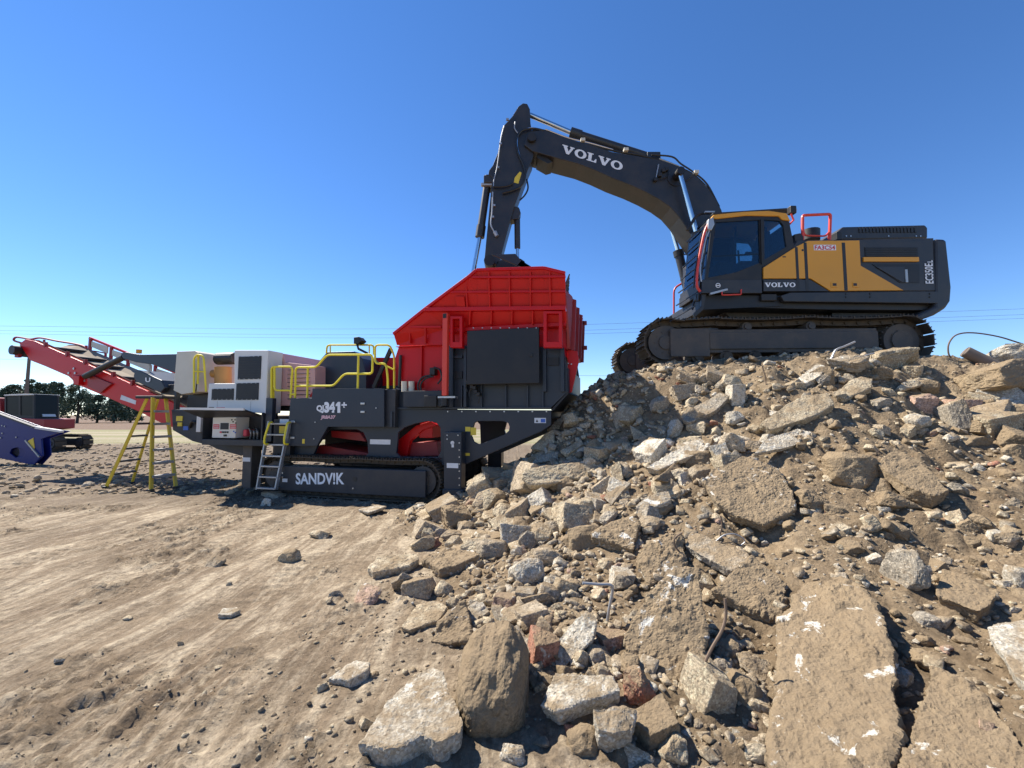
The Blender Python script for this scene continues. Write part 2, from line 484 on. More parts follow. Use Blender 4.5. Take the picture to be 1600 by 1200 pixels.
def serif_word(name, P0, PX, PZ, mat, parent):
    """VOLVO in wide slab-serif capitals"""
    V = [(0, 1), (.46, 1), (.46, .88), (.37, .88), (.56, .36), (.72, .88), (.63, .88), (.63, 1), (1, 1), (1, .88), (.93, .88), (.62, 0), (.40, 0), (.08, .88), (0, .88)]
    L = [(0, 1), (.58, 1), (.58, .88), (.44, .88), (.44, .13), (.70, .13), (.80, .42), (.92, .42), (.92, 0), (0, 0), (0, .12), (.13, .12), (.13, .88), (0, .88)]
    O = [(.5 + .5 * math.cos(t * math.pi / 14), .5 + .53 * math.sin(t * math.pi / 14)) for t in range(28)]
    Oh = [(.5 + .24 * math.cos(t * math.pi / 10), .5 + .37 * math.sin(t * math.pi / 10)) for t in range(20)]
    widths = [('V', 1.05), ('O', 1.02), ('L', .9), ('V', 1.05), ('O', 1.02)]
    tot = sum(w for _, w in widths) + 0.05 * 4; x = 0
    P0, PX, PZ = Vector(P0), Vector(PX), Vector(PZ); vs, fs = [], []
    for ch, w in widths:
        loops = {'V': [V], 'L': [L], 'O': [O, Oh]}[ch]
        tri = tessellate_polygon([[Vector((a, b, 0)) for a, b in l] for l in loops])
        k = len(vs)
        vs += [P0 + PX * ((x + a * w) / tot) + PZ * b for l in loops for a, b in l]
        fs += [tuple(i + k for i in t) for t in tri]
        x += w + 0.05
    return MB().add(vs, fs).build(name, mat, parent)

# ------------------------------------------------------------------ terrain
def grid_axis(lo, fine0, fine1, hi, step, n):
    a = np.arange(fine0, fine1 + step / 2, step)
    left = fine0 - np.geomspace(step * 1.4, fine0 - lo, n)[::-1] if lo < fine0 else np.array([])
    right = fine1 + np.geomspace(step * 1.4, hi - fine1, n) if hi > fine1 else np.array([])
    return np.concatenate([left, a, right])

def sheet(name, xs, ys, Z, mat, keep=None):
    nx, ny = len(xs), len(ys)
    X, Y = np.meshgrid(xs, ys)
    co = np.stack([X.ravel(), Y.ravel(), Z.ravel()], 1)
    i = np.arange((ny - 1) * (nx - 1)); r, c = i // (nx - 1), i % (nx - 1)
    q = np.stack([r * nx + c, r * nx + c + 1, (r + 1) * nx + c + 1, (r + 1) * nx + c], 1)
    if keep is not None: q = q[keep.ravel()[q].any(1)]
    used = np.unique(q); remap = np.zeros(len(co), np.int64); remap[used] = np.arange(len(used))
    co, q = co[used], remap[q]
    me = bpy.data.meshes.new(name)
    me.vertices.add(len(co)); me.vertices.foreach_set('co', co.ravel())
    me.loops.add(q.size); me.loops.foreach_set('vertex_index', q.ravel())
    me.polygons.add(len(q)); me.polygons.foreach_set('loop_start', np.arange(len(q)) * 4); me.polygons.foreach_set('loop_total', np.full(len(q), 4))
    me.update(); me.validate(); me.shade_smooth()
    me.materials.append(MATS[mat])
    return tag(new_obj(name, me), kind='structure')

def ground_height(X, Y):
    near = np.clip(1.0 - (np.hypot(X, Y) - 18) / 25, 0, 1)
    ca, sa = math.cos(R(24)), math.sin(R(24))
    along, across = X * ca + Y * sa, -X * sa + Y * ca
    rut = fbm2(X - .08 * Y, Y / 6.0, 0.30, 4, 31) * 0.014
    for tx, tw in ((-5.6, .3), (-3.9, .3), (-2.55, .22), (-7.4, .32)):
        u = (X - tx - .06 * Y - .15 * np.sin(Y * .5)) / tw; band = np.clip(1.4 - np.abs(u) * 1.2, 0, 1)
        fade = np.clip(fbm2(X, Y, 1.5, 2, 91) + .45, 0, 1)
        rut = rut + fade * band * (-.018 + .010 * np.sign(np.sin(Y * 42 + np.abs(u) * 3.5)))
    lump = fbm2(X, Y, 0.9, 4, 5) * 0.018
    rough = np.clip(fbm2(X, Y, 1.2, 4, 9, .6) * 2.0 + 0.25, 0.08, 1)
    clods = np.clip(fbm2(X, Y, 0.12, 4, 12, 0.65), -0.15, 1) * 0.042 * rough + np.clip(fbm2(X, Y, .05, 2, 13), 0, 1) * .016 * rough
    return (rut + lump + clods) * near

heap_pts = []
def hp(*rows):
    for a, b, y in rows: heap_pts.append(tuple(at(a, b, y)))
hp((1000, 584, 7.6), (975, 590, 8.2), (1010, 586, 7.1), (1100, 574, 6.9), (1200, 560, 6.8), (1300, 551, 6.7), (1400, 553, 6.7), (1450, 555, 6.7), (1500, 566, 6.6), (1560, 562, 6.5), (1600, 552, 6.4), (1700, 535, 6.3), (1900, 520, 6.2), (2200, 520, 6.0),
   (872, 652, 8.3), (895, 634, 8.5), (922, 608, 8.8), (960, 593, 9.1), (1000, 586, 8.5),
   (1300, 620, 5.75), (1300, 700, 4.9), (1300, 800, 4.05), (1300, 900, 3.3), (1300, 1050, 2.55), (1300, 1200, 2.0),
   (1150, 640, 6.0), (1150, 720, 5.15), (1150, 800, 4.4), (1150, 900, 3.5), (1150, 1000, 2.95), (1150, 1200, 2.05),
   (1000, 650, 6.8), (1000, 700, 6.1), (1000, 800, 4.75), (1000, 900, 3.7), (1000, 1000, 2.95), (1000, 1100, 2.38),
   (880, 695, 7.3), (880, 740, 6.6), (880, 800, 5.5), (880, 900, 3.95), (880, 1000, 2.92),
   (790, 735, 7.6), (760, 790, 6.7), (780, 850, 5.05), (790, 950, 3.4),
   (715, 778, 7.6), (680, 800, 6.7),
   (1500, 640, 5.7), (1500, 750, 4.5), (1500, 850, 3.65), (1500, 1000, 2.75), (1500, 1200, 1.9),
   (1600, 640, 5.4), (1600, 800, 3.9), (1600, 1000, 2.65), (1600, 1200, 1.8), (1750, 900, 2.9), (1800, 1200, 1.65), (2100, 700, 4.2))
for a, b in ((620, 800), (600, 840), (640, 900), (660, 1000), (700, 1100), (560, 1000), (560, 900), (540, 820), (850, 1180), (780, 1300), (600, 1200)):
    q = on_ground(a, b, -0.06); heap_pts.append(tuple(q))
for x in (2.9, 4.5, 6.2, 8.2, 10.5):
    heap_pts += [(x, 8.0, 2.45), (x, 9.4, 2.44), (x, 10.8, 2.36), (x, 13.5, 0.9), (x, 16.0, -0.1)]
heap_pts += [(0.4, 8.6, 0.35), (-0.6, 9.0, -0.05), (0.6, 10.5, 0.2), (-0.8, 11.0, -0.1), (1.0, 13.0, -0.1), (-1.5, 9.5, -0.1), (1.9, 9.6, 1.7), (1.7, 11.0, 1.1),
             (0.5, 1.1, -0.1), (2.0, 0.9, -0.02), (3.5, 0.5, 0.25), (-1.5, 2.0, -0.1)]
heap_pts += [(2.6, 9.8, 2.40), (2.45, 9.0, 2.34), (2.9, 10.3, 2.43), (2.75, 10.9, 2.2), (2.62, 8.3, 2.36)]
HP = np.array(heap_pts)
def _tps(r2): return 0.5 * r2 * np.log(r2 + 1e-9)
_n = len(HP)
_A = np.zeros((_n + 3, _n + 3))
_A[:_n, :_n] = _tps(((HP[:, None, :2] - HP[None, :, :2]) ** 2).sum(-1)) + np.eye(_n) * 0.08
_A[:_n, _n:] = np.concatenate([np.ones((_n, 1)), HP[:, :2]], 1); _A[_n:, :_n] = _A[:_n, _n:].T
_w = np.linalg.solve(_A, np.concatenate([HP[:, 2], [0, 0, 0]]))
def heap_macro(X, Y):
    sh = np.shape(X); x, y = np.ravel(X), np.ravel(Y)
    out = _w[_n] + _w[_n + 1] * x + _w[_n + 2] * y
    for k in range(_n):
        out = out + _w[k] * _tps((x - HP[k, 0]) ** 2 + (y - HP[k, 1]) ** 2)
    return out.reshape(sh)

DIPS = [(q.x, q.y, dep, rad) for q, dep, rad in ((at(1185, 838, 4.0), .16, .20), (at(1215, 862, 3.75), .12, .14), (at(1105, 905, 3.5), .12, .12), (at(1180, 1000, 2.95), .10, .10), (at(1405, 1120, 2.3), .08, .07))]
def heap_height(X, Y):
    m = heap_macro(X, Y)
    flank = np.clip(m / 0.5, 0, 1)
    a = fbm2(X, Y, 0.8, 3, 41) * 0.045 + fbm2(X + 0.3 * fbm2(X, Y, 0.5, 2, 44), Y, 0.28, 4, 42, 0.55) * 0.035
    ridge = (0.5 - np.abs(fbm2(X, Y, 0.36, 3, 47))) * 0.035
    patch = np.clip(fbm2(X, Y, 0.9, 2, 48) * 1.5 + .55, .15, 1)
    clod = np.clip(fbm2(X, Y, 0.085, 3, 43, 0.6), -0.25, 1) * 0.036 * patch
    for qx, qy, dep, rad in DIPS: m = m - dep * np.exp(-((X - qx) ** 2 + (Y - qy) ** 2) / rad ** 2)
    right = np.clip((X - 1.4 - .12 * Y) / 1.2, 0, 1) * np.clip((7.0 - Y) / .6, 0, 1)
    lumps = (np.clip(fbm2(X, Y, 0.42, 3, 51, .55), -.25, 1) * .10 + (.35 - np.abs(fbm2(X, Y, .3, 3, 52))) * .05) * right * flank
    flat = np.clip((Y - 6.9) / 0.5, 0, 1) * np.clip((X - 2.4) / 0.5, 0, 1)      # packed down by the excavator
    return m + (a + ridge) * (0.25 + 0.75 * flank) * (1 - 0.7 * flat) + clod + lumps

gx = grid_axis(-900, -7.5, 1.6, 900, 0.026, 52)
gy = grid_axis(-40, 1.3, 8.6, 1800, 0.024, 52)
GX, GY = np.meshgrid(gx, gy)
sheet('ground', gx, gy, ground_height(GX, GY), 'packed_earth')
hx = np.arange(-3.0, 10.5, 0.036); hy = np.arange(0.3, 15.0, 0.036)
HX, HY = np.meshgrid(hx, hy)
HZ = heap_height(HX, HY)
HG = ground_height(HX, HY)
sheet('dirt_mound', hx, hy, HZ, 'heap_earth', keep=HZ > HG - 0.06)

HM = heap_macro(HX, HY)
def _bil(Zg, x, y):
    fx = (x - hx[0]) / 0.036; fy = (y - hy[0]) / 0.036
    i, j = int(fx), int(fy)
    if i < 0 or j < 0 or i >= len(hx) - 1 or j >= len(hy) - 1: return None
    u, v = fx - i, fy - j
    return (Zg[j, i] * (1 - u) + Zg[j, i + 1] * u) * (1 - v) + (Zg[j + 1, i] * (1 - u) + Zg[j + 1, i + 1] * u) * v
def terrain(x, y):
    z = _bil(HZ, x, y)
    if z is None: return 0.0
    g = _bil(HG, x, y)
    return max(z, g)
def macro_normal(x, y):
    e = 0.12
    def h(a, b):
        z = _bil(HM, a, b); return 0.0 if z is None else max(z, 0.0)
    return Vector((-(h(x + e, y) - h(x - e, y)) / (2 * e), -(h(x, y + e) - h(x, y - e)) / (2 * e), 1)).normalized()
def hit(px, py):
    d = ray(px, py); t = 0.6; step = 0.02
    while t < 40:
        p = EYE + d * t
        if p.z <= terrain(p.x, p.y): return p
        t += step; step = 0.01 + 0.006 * t
    return None

# ------------------------------------------------------------------ far background: tree belt, power line
def make_tree(px, y, top_px, width_px, label, seed):
    rnd = np.random.RandomState(seed)
    base = at(px, 650, y); base.z = 0
    h = at(px, top_px, y).z; w = width_px * 1.5 * y / FPX / 2
    t = empty('windbreak_tree', base)
    tag(t, label, 'tree', 'trees of the far windbreak')
    m = MB(); m.tube(spline([(0, 0, -0.2), (0.1, 0, h * 0.3), (-0.1, 0.1, h * 0.6), (0.05, 0, h * 0.92)], 3), 0.16 + h * 0.012, 7, 0.04)
    for k in range(6):
        a = rnd.rand() * 6.28; z = h * (0.25 + 0.1 * k)
        m.tube([(0, 0, z), (math.cos(a) * w * 0.7, math.sin(a) * w * 0.7, z + h * 0.14)], 0.06, 5, 0.02)
    m.build('trunk', 'bark', t)
    vs, fs = [], []
    nclump = 34
    cl = []
    for k in range(nclump):
        z = h * (0.14 + 0.84 * rnd.rand() ** 0.85); f = z / h
        rad = w * (1.05 - 0.75 * f ** 1.6) * (0.35 + 0.65 * rnd.rand()); a = rnd.rand() * 6.28
        cl.append((math.cos(a) * rad * 0.8, math.sin(a) * rad * 0.8, z, (0.18 + 0.2 * rnd.rand()) * w * (1.1 - 0.5 * f)))
    for cx, cy, cz, cr in cl:
        for _ in range(95):
            d = rnd.normal(size=3); d /= np.linalg.norm(d) + 1e-9
            p = np.array((cx, cy, cz)) + d * cr * rnd.rand() ** 0.45 * np.array((1, 1, 1.25))
            if p[2] < h * 0.08 or p[2] > h: continue
            s = 0.13 + 0.13 * rnd.rand(); a = rnd.normal(size=3); a /= np.linalg.norm(a); b = np.cross(a, rnd.normal(size=3)); b /= np.linalg.norm(b) + 1e-9
            k = len(vs); vs += [tuple(p - a * s), tuple(p + b * s * 0.6), tuple(p + a * s), tuple(p - b * s * 0.6)]; fs.append((k, k + 1, k + 2, k + 3))
    MB().add(vs, fs).build('crown', 'leaf_dark', t)

for k, (px, y, tp, wd, lab) in enumerate([
        (-8, 84, 612, 36, 'dark tree at the left edge, half cut off by the frame'),
        (17, 86, 601, 36, 'low broad dark tree left of the pale pole'),
        (45, 82, 593, 34, 'tall dark tree behind the pale pole'),
        (69, 88, 599, 32, 'round dark tree just right of the pale pole, behind the glass cab'),
        (88, 84, 597, 30, 'dark tree with a spiky top right of the red machine cab'),
        (121, 82, 600, 42, 'broad dark tree in the gap under the red conveyor'),
        (152, 86, 617, 30, 'low dark tree under the middle of the red conveyor'),
        (178, 84, 622, 32, 'low dark tree left of the yellow stepladder'),
        (204, 88, 630, 30, 'low dark tree directly behind the stepladder legs')]):
    make_tree(px, y, tp, wd, lab, 100 + k)

def power_line():
    m = MB()
    b = at(40, 640, 60); b.z = 0; t = at(46, 556, 60)
    pole = MB().tube([(b.x, b.y, -0.3), (t.x, t.y, t.z * 0.5), (t.x, t.y, t.z)], 0.24, 8, 0.17).build('utility_pole', 'wood_pole')
    tag(pole, 'pale thin pole rising behind the raised tip of the red conveyor', 'pole')
    lines = [((-40, 509), (520, 514), (1640, 481), 'topmost thin wire crossing the sky behind the machines'),
             ((-40, 516), (520, 523), (1640, 490), 'second thin wire from the top crossing the sky'),
             ((-40, 521), (520, 528), (1640, 496), 'third thin wire from the top crossing the sky'),
             ((-40, 560), (520, 572), (1640, 606), 'lowest thin wire, seen between the hopper and the mound')]
    for a, c, d, lab in lines:
        P = [at(*a, 95), at(*c, 95), at(900, (c[1] + d[1]) / 2 + 10, 95), at(*d, 95)]
        if 'lowest' in lab: P = [at(-40, 560, 95), at(480, 574, 95), at(925, 587, 95), at(1640, 585, 95)]
        P = [P[0] * 2 - P[1]] + P + [P[-1] * 2 - P[-2]]
        w = MB().tube(spline(P, 10), 0.026, 5).build('power_wire', 'wire_dark')
        tag(w, lab, 'wire', 'overhead power wires')
power_line()

# ------------------------------------------------------------------ tracks (shared by both machines)
def track_path(c0, c1, r, sag=0.0):
    """closed loop (x, z) around two wheels, as a function of distance along it"""
    pts = []
    n = 24
    for k in range(n + 1):
        a = math.pi / 2 + math.pi * k / n; pts.append((c0[0] + r * math.cos(a), c0[1] + r * math.sin(a)))
    for k in range(n + 1):
        a = -math.pi / 2 + math.pi * k / n; pts.append((c1[0] + r * math.cos(a), c1[1] + r * math.sin(a)))
    m = 20
    for k in range(1, m):
        t = k / m; pts.append((c1[0] + (c0[0] - c1[0]) * t, c1[1] + r + (c0[1] - c1[1]) * t - sag * abs(math.sin(2.5 * math.pi * t))))
    P = np.array(pts + [pts[0]]); d = np.concatenate([[0], np.cumsum(np.hypot(*np.diff(P, axis=0).T))])
    return P, d

def shoe_mesh(pitch, width, mat):
    m = MB()
    m.box(-pitch * 0.47, pitch * 0.47, 0, width, 0, 0.018)
    for k in (-0.4, -0.02, 0.36): m.box(pitch * k, pitch * k + 0.014, 0, width, 0.018, 0.052 if k < -0.3 else 0.044)
    for y in (width * 0.32, width * 0.60): m.box(-pitch * 0.5, pitch * 0.5, y, y + width * 0.08, -0.085, 0)
    m.cyl((-pitch * 0.48, width * 0.28, -0.045), (-pitch * 0.48, width * 0.72, -0.045), 0.024, 8)
    return m.mesh('track_shoe', mat)

def lay_track(parent, c0, c1, r, v, width, pitch, sag, shared=None):
    P, d = track_path(c0, c1, r, sag); L = d[-1]; n = int(round(L / pitch))
    me = shared or shoe_mesh(L / n, width, 'track_steel')
    for k in range(n):
        s = L * k / n; x, z = np.interp(s, d, P[:, 0]), np.interp(s, d, P[:, 1])
        x2, z2 = np.interp((s + 0.02) % L, d, P[:, 0]), np.interp((s + 0.02) % L, d, P[:, 1])
        t = Vector((x2 - x, 0, z2 - z)).normalized(); nrm = Vector((-t.z, 0, t.x)) * -1.0
        o = new_obj('track_shoe', me, parent)
        y = nrm.cross(t)
        M = Matrix((t, y, nrm)).transposed().to_4x4()
        off = 0 if y.y > 0 else width
        M.translation = Vector((x, v + off, z))
        o.matrix_local = M
    return me

def wheel(parent, name, c, r, v0, v1, mat, hub=0.4, teeth=0):
    m = MB(); m.cyl((c[0], v0, c[1]), (c[0], v1, c[1]), r, 28)
    m.cyl((c[0], v0 - 0.03, c[1]), (c[0], v0, c[1]), r * hub, 20)
    for k in range(10):
        a = 2 * math.pi * k / 10
        m.cyl((c[0] + math.cos(a) * r * 0.62, v0 - 0.014, c[1] + math.sin(a) * r * 0.62), (c[0] + math.cos(a) * r * 0.62, v0, c[1] + math.sin(a) * r * 0.62), r * 0.045, 6)
    for k in range(teeth):
        a = 2 * math.pi * k / teeth; ca, sa = math.cos(a), math.sin(a); w = r * 0.09
        m.loft([(c[0] + ca * r * .97 - sa * w, v0 + .05, c[1] + sa * r * .97 + ca * w), (c[0] + ca * r * 1.12, v0 + .05, c[1] + sa * r * 1.12), (c[0] + ca * r * .97 + sa * w, v0 + .05, c[1] + sa * r * .97 - ca * w)],
               [(c[0] + ca * r * .97 - sa * w, v1 - .05, c[1] + sa * r * .97 + ca * w), (c[0] + ca * r * 1.12, v1 - .05, c[1] + sa * r * 1.12), (c[0] + ca * r * .97 + sa * w, v1 - .05, c[1] + sa * r * .97 - ca * w)])
    return m.build(name, mat, parent, smooth=True)

# ------------------------------------------------------------------ the crusher
g0 = on_ground(655, 789)
K = Frame((g0.x, g0.y, 0), R(-14.5))
crusher = empty('mobile_crusher', K.o, K.yaw)
tag(crusher, 'long red and slate tracked crusher with raised hopper and conveyor beside the mound', 'crusher')
KW = 2.75                                            # overall width
def kp(px, py, v): return K.p(px, py, v)
def kbox(m, x0, y0, x1, y1, v0, v1):                  # upright box seen between two corners
    a = kp(x0, y1, v0); b = kp(x1, y0, v0); m.box(a.x, b.x, v0, v1, a.z, b.z); return m
def bolts(parent, pts, v, r=0.016, mat='bolt_steel'):
    for a, b in pts:
        q = kp(a, b, v); MB().cyl((q.x, v - 0.015, q.z), (q.x, v + 0.01, q.z), r, 8).build('bolt', mat, parent)

# --- tracks
c0 = kp(427, 746, 0); c1 = kp(657, 754, 0); zr = 0.36
c0 = (c0.x, zr + 0.05); c1 = (c1.x, zr + 0.05)
ktrack = None
for v in (0.0, KW - 0.42):
    tr = MB().box(c0[0] - 0.05, c1[0] + 0.0, v + 0.06, v + 0.36, 0.17, 0.60).build('track', 'dark_frame_paint', crusher, 0.015)
    ktrack = lay_track(tr, c0, c1, zr, v, 0.42, 0.165, 0.012, ktrack)
    wheel(tr, 'idler', c0, zr - 0.09, v + 0.08, v + 0.32, 'track_frame_paint', 0.45)
    wheel(tr, 'sprocket', c1, zr - 0.10, v + 0.08, v + 0.32, 'track_frame_paint', 0.5, 15)
    for k in range(7):
        x = c0[0] + 0.35 + (c1[0] - c0[0] - 0.7) * k / 6
        wheel(tr, 'roller', (x, 0.19), 0.085, v + 0.04, v + 0.34, 'track_steel', 0.5)
    if v == 0.0:
        p = kbox(MB(), 437, 736, 665, 766, -0.03, 0.05).build('guard_plate', 'dark_frame_paint', tr, 0.012)
        a = kp(462, 757, -0.037); b = kp(538, 757, -0.037); c = kp(462, 739, -0.037)
        lettering('lettering', 'SANDV!K', a, b - a, c - a, 'letter_white', tr, 0.03)
        kbox(MB(), 441, 748, 449, 753, -0.034, -0.03).build('sticker', 'sticker_white', tr)
        h = kp(556, 748, 0); MB().cyl((h.x, -0.036, h.z), (h.x, 0, h.z), 0.045, 14).build('grease_hole', 'sticker_black', tr)
        bolts(tr, [(442, 739), (442, 745), (552, 763)], -0.03)

# --- chassis side plate with its openings, near and far
outer = [(447, 700), (454, 640), (618, 639), (861, 641), (861, 664), (846, 674), (724, 727), (690, 727), (690, 716), (470, 716), (447, 716)]
hole_jaw = [(621, 690), (622, 676), (632, 668), (648, 662), (668, 658), (681, 660), (688, 668), (689, 705), (684, 714), (626, 714), (619, 708)]
hole_slot = [(741, 661), (746, 658), (786, 658), (794, 661), (796, 667), (795, 673), (788, 679), (756, 692), (747, 694), (740, 690), (736, 680)]
hole_left = [(489, 712), (497, 694), (510, 675), (515, 671), (558, 671), (568, 676), (574, 690), (575, 708), (571, 714), (492, 714)]
vch = 0.22
for v in (vch, KW - vch - 0.06):
    m = MB(); m.prism(K.pp(outer, vch), v, v + 0.06, [K.pp(hole_jaw, vch), K.pp(hole_slot, vch), K.pp(hole_left, vch)])
    ch = m.build('chassis_plate', 'slate_paint', crusher, 0.006)
    if v == vch:
        bolts(ch, [(x, 643) for x in range(700, 860, 22)], vch, 0.014)
        kbox(MB(), 835, 653, 853, 661, vch - 0.004, vch).build('warning_sticker', 'sticker_white', ch)
        kbox(MB(), 845, 654.5, 852, 660, vch - 0.007, vch - 0.004).build('warning_symbol', 'sticker_blue', ch)
        a = kp(837, 659.5, vch - .007); b = kp(841, 659.5, vch - .007); c = kp(839, 655, vch - .007); MB().add([a, b, c], [(0, 1, 2)]).build('warning_symbol', 'sticker_black', ch)
        kbox(MB(), 727, 667, 735, 674, vch - 0.004, vch).build('warning_sticker', 'sticker_yellow', ch)
        q = kbox(MB(), 735.5, 668, 744, 680, vch - 0.004, vch).build('warning_sticker', 'sticker_yellow', ch)
        kbox(MB(), 726, 708, 734, 712, vch - 0.004, vch).build('warning_sticker', 'sticker_yellow', ch)
        kbox(MB(), 578, 687, 610, 694, vch - 0.004, vch).build('maker_plate', 'sticker_white', ch)
# floor of the chassis and cross beams
a = kp(470, 716, vch); b = kp(690, 716, vch); MB().box(a.x, b.x, vch + 0.06, KW - vch - 0.06, a.z, a.z + 0.05).build('belly_plate', 'dark_frame_paint', crusher)
for px in (700, 850):
    a = kp(px, 650, vch); MB().box(a.x - 0.06, a.x + 0.06, vch + 0.06, KW - vch - 0.06, a.z - 0.05, a.z + 0.1).build('cross_beam', 'dark_frame_paint', crusher)
# red jaw parts inside the openings
m = MB(); m.prism(K.pp([(620, 712), (622, 688), (650, 665), (672, 658), (684, 664), (660, 672), (640, 690), (636, 712)], 0.5), 0.5, 0.62); m.build('jaw_frame', 'red_paint', crusher, 0.008)
m = MB(); kbox(m, 655, 655, 676, 684, 0.55, 1.6); m.build('jaw_beam', 'red_paint', crusher, 0.01)
m = MB(); m.prism(K.pp([(640, 692), (682, 690), (686, 712), (636, 713)], 0.6), 0.6, 1.7); m.build('toggle_housing', 'dull_red_paint', crusher, 0.01)
m = MB(); kbox(m, 622, 700, 690, 716, 0.9, 1.8); m.build('jaw_base', 'dull_red_paint', crusher, 0.01)
m = MB(); m.prism(K.pp([(517, 673), (562, 676), (572, 690), (518, 683)], 0.5), 0.5, 1.9); m.build('vibrating_chute', 'dull_red_paint', crusher, 0.008)
m = MB(); m.prism(K.pp([(492, 704), (500, 695), (574, 708), (574, 714), (490, 714)], 0.5), 0.5, 1.9); m.build('vibrating_chute', 'dull_red_paint', crusher, 0.008)
# jaw box between the plates (dark) so the openings are not see-through
a = kp(500, 716, 1.2); b = kp(700, 600, 1.2); MB().box(a.x, b.x, 1.35, 1.75, 0.5, b.z).build('jaw_body', 'black_plate', crusher)

# --- near jack leg at the feed end
leg = kbox(MB(), 693, 675, 721, 774, 0.0, 0.22).build('jack_leg', 'slate_paint', crusher, 0.012)
kbox(MB(), 691, 766, 724, 776, -0.05, 0.3).build('jack_foot', 'dark_frame_paint', leg, 0.01)
bolts(leg, [(699, 680), (716, 680), (699, 686)] + [(718, 692 + 11 * k) for k in range(7)], 0.0, 0.012)
kbox(MB(), 698, 724, 716, 731, -0.004, 0.0).build('warning_sticker', 'sticker_white', leg)
h = kp(707, 692, 0); MB().cyl((h.x, -0.006, h.z), (h.x, 0, h.z), 0.035, 14).build('key_slot', 'sticker_white', leg)
kbox(MB(), 705.5, 692, 709, 699, -0.006, 0.0).build('key_slot', 'sticker_white', leg)
a = kp(693, 774, 0)
MB().box(a.x, a.x + 0.33, KW - 0.22, KW, 0.0, 1.15).build('jack_leg', 'slate_paint', crusher, 0.012)

# --- grey feeder casing above the flange
outer = [(618, 637), (618, 606), (640, 612), (700, 612), (701, 540), (881, 543), (886, 577), (887, 612), (861, 637)]
for v in (0.25, KW - 0.31):
    ca = MB().prism(K.pp(outer, 0.25), v, v + 0.06).build('feeder_casing', 'slate_paint', crusher, 0.006)
    if v < 1:
        kbox(MB(), 616, 635.5, 861, 639.5, 0.18, 0.25).build('flange', 'slate_paint', ca, 0.005)
        for x in (721, 752, 790, 824, 848): kbox(MB(), x - 1.2, 602, x + 1.2, 636, 0.19, 0.25).build('rib', 'slate_paint', ca)
        kbox(MB(), 702, 543, 708, 636, 0.15, 0.25).build('rib', 'slate_paint', ca, 0.004)
        kbox(MB(), 724, 543, 729, 636, 0.12, 0.25).build('rib', 'slate_paint', ca, 0.004)
        kbox(MB(), 848, 546, 853, 612, 0.16, 0.25).build('rib', 'slate_paint', ca, 0.004)
        kbox(MB(), 876, 546, 881, 612, 0.16, 0.25).build('rib', 'slate_paint', ca, 0.004)
        kbox(MB(), 855, 558, 873, 571, 0.22, 0.25).build('inspection_slot', 'black_plate', ca)
        kbox(MB(), 708, 580, 722, 592, 0.22, 0.25).build('inspection_slot', 'black_plate', ca)
        kbox(MB(), 708, 555, 722, 560, 0.2, 0.25).build('rib', 'slate_paint', ca)
a = kp(700, 637, 0.3); b = kp(880, 543, 0.3); MB().box(a.x + 0.1, b.x - 0.1, 0.4, KW - 0.4, a.z + 0.05, b.z).build('feeder_pan', 'black_plate', crusher)
m = MB(); m.prism(K.pp([(861, 640), (887, 612), (889, 614), (863, 643)], 0.25), 0.25, KW - 0.25); m.build('chute_lip', 'black_plate', crusher)
cover = kbox(MB(), 729, 511, 842, 601, -.02, 0.05).build('cover_panel', 'black_plate', crusher, 0.01, label='large flat black cover panel under the hopper')
bolts(cover, [(740 + 14 * k, 512.5) for k in range(8)], -.02, 0.01)
q = kp(829, 555, -.02); MB().box(q.x - .02, q.x + .04, -0.035, -.015, q.z - .03, q.z + .03).build('latch', 'black_plastic', cover, 0.005)
va = MB()
for (x, y) in ((732, 598), (738, 604), (744, 612), (748, 616), (742, 606)):
    q = kp(x, y, 0.1); va.box(q.x - .03, q.x + .03, 0.05, 0.19, q.z - .03, q.z + .03)
va.build('valve_block', 'black_plastic', crusher, 0.006)
for pts in (((745, 612), (749, 620), (747, 630)), ((738, 604), (733, 615), (737, 628)), ((733, 598), (728, 602), (730, 612))):
    MB().tube(spline([kp(*p, 0.1) for p in pts], 5), 0.012, 6).build('hose', 'hose_rubber', crusher, smooth=True)

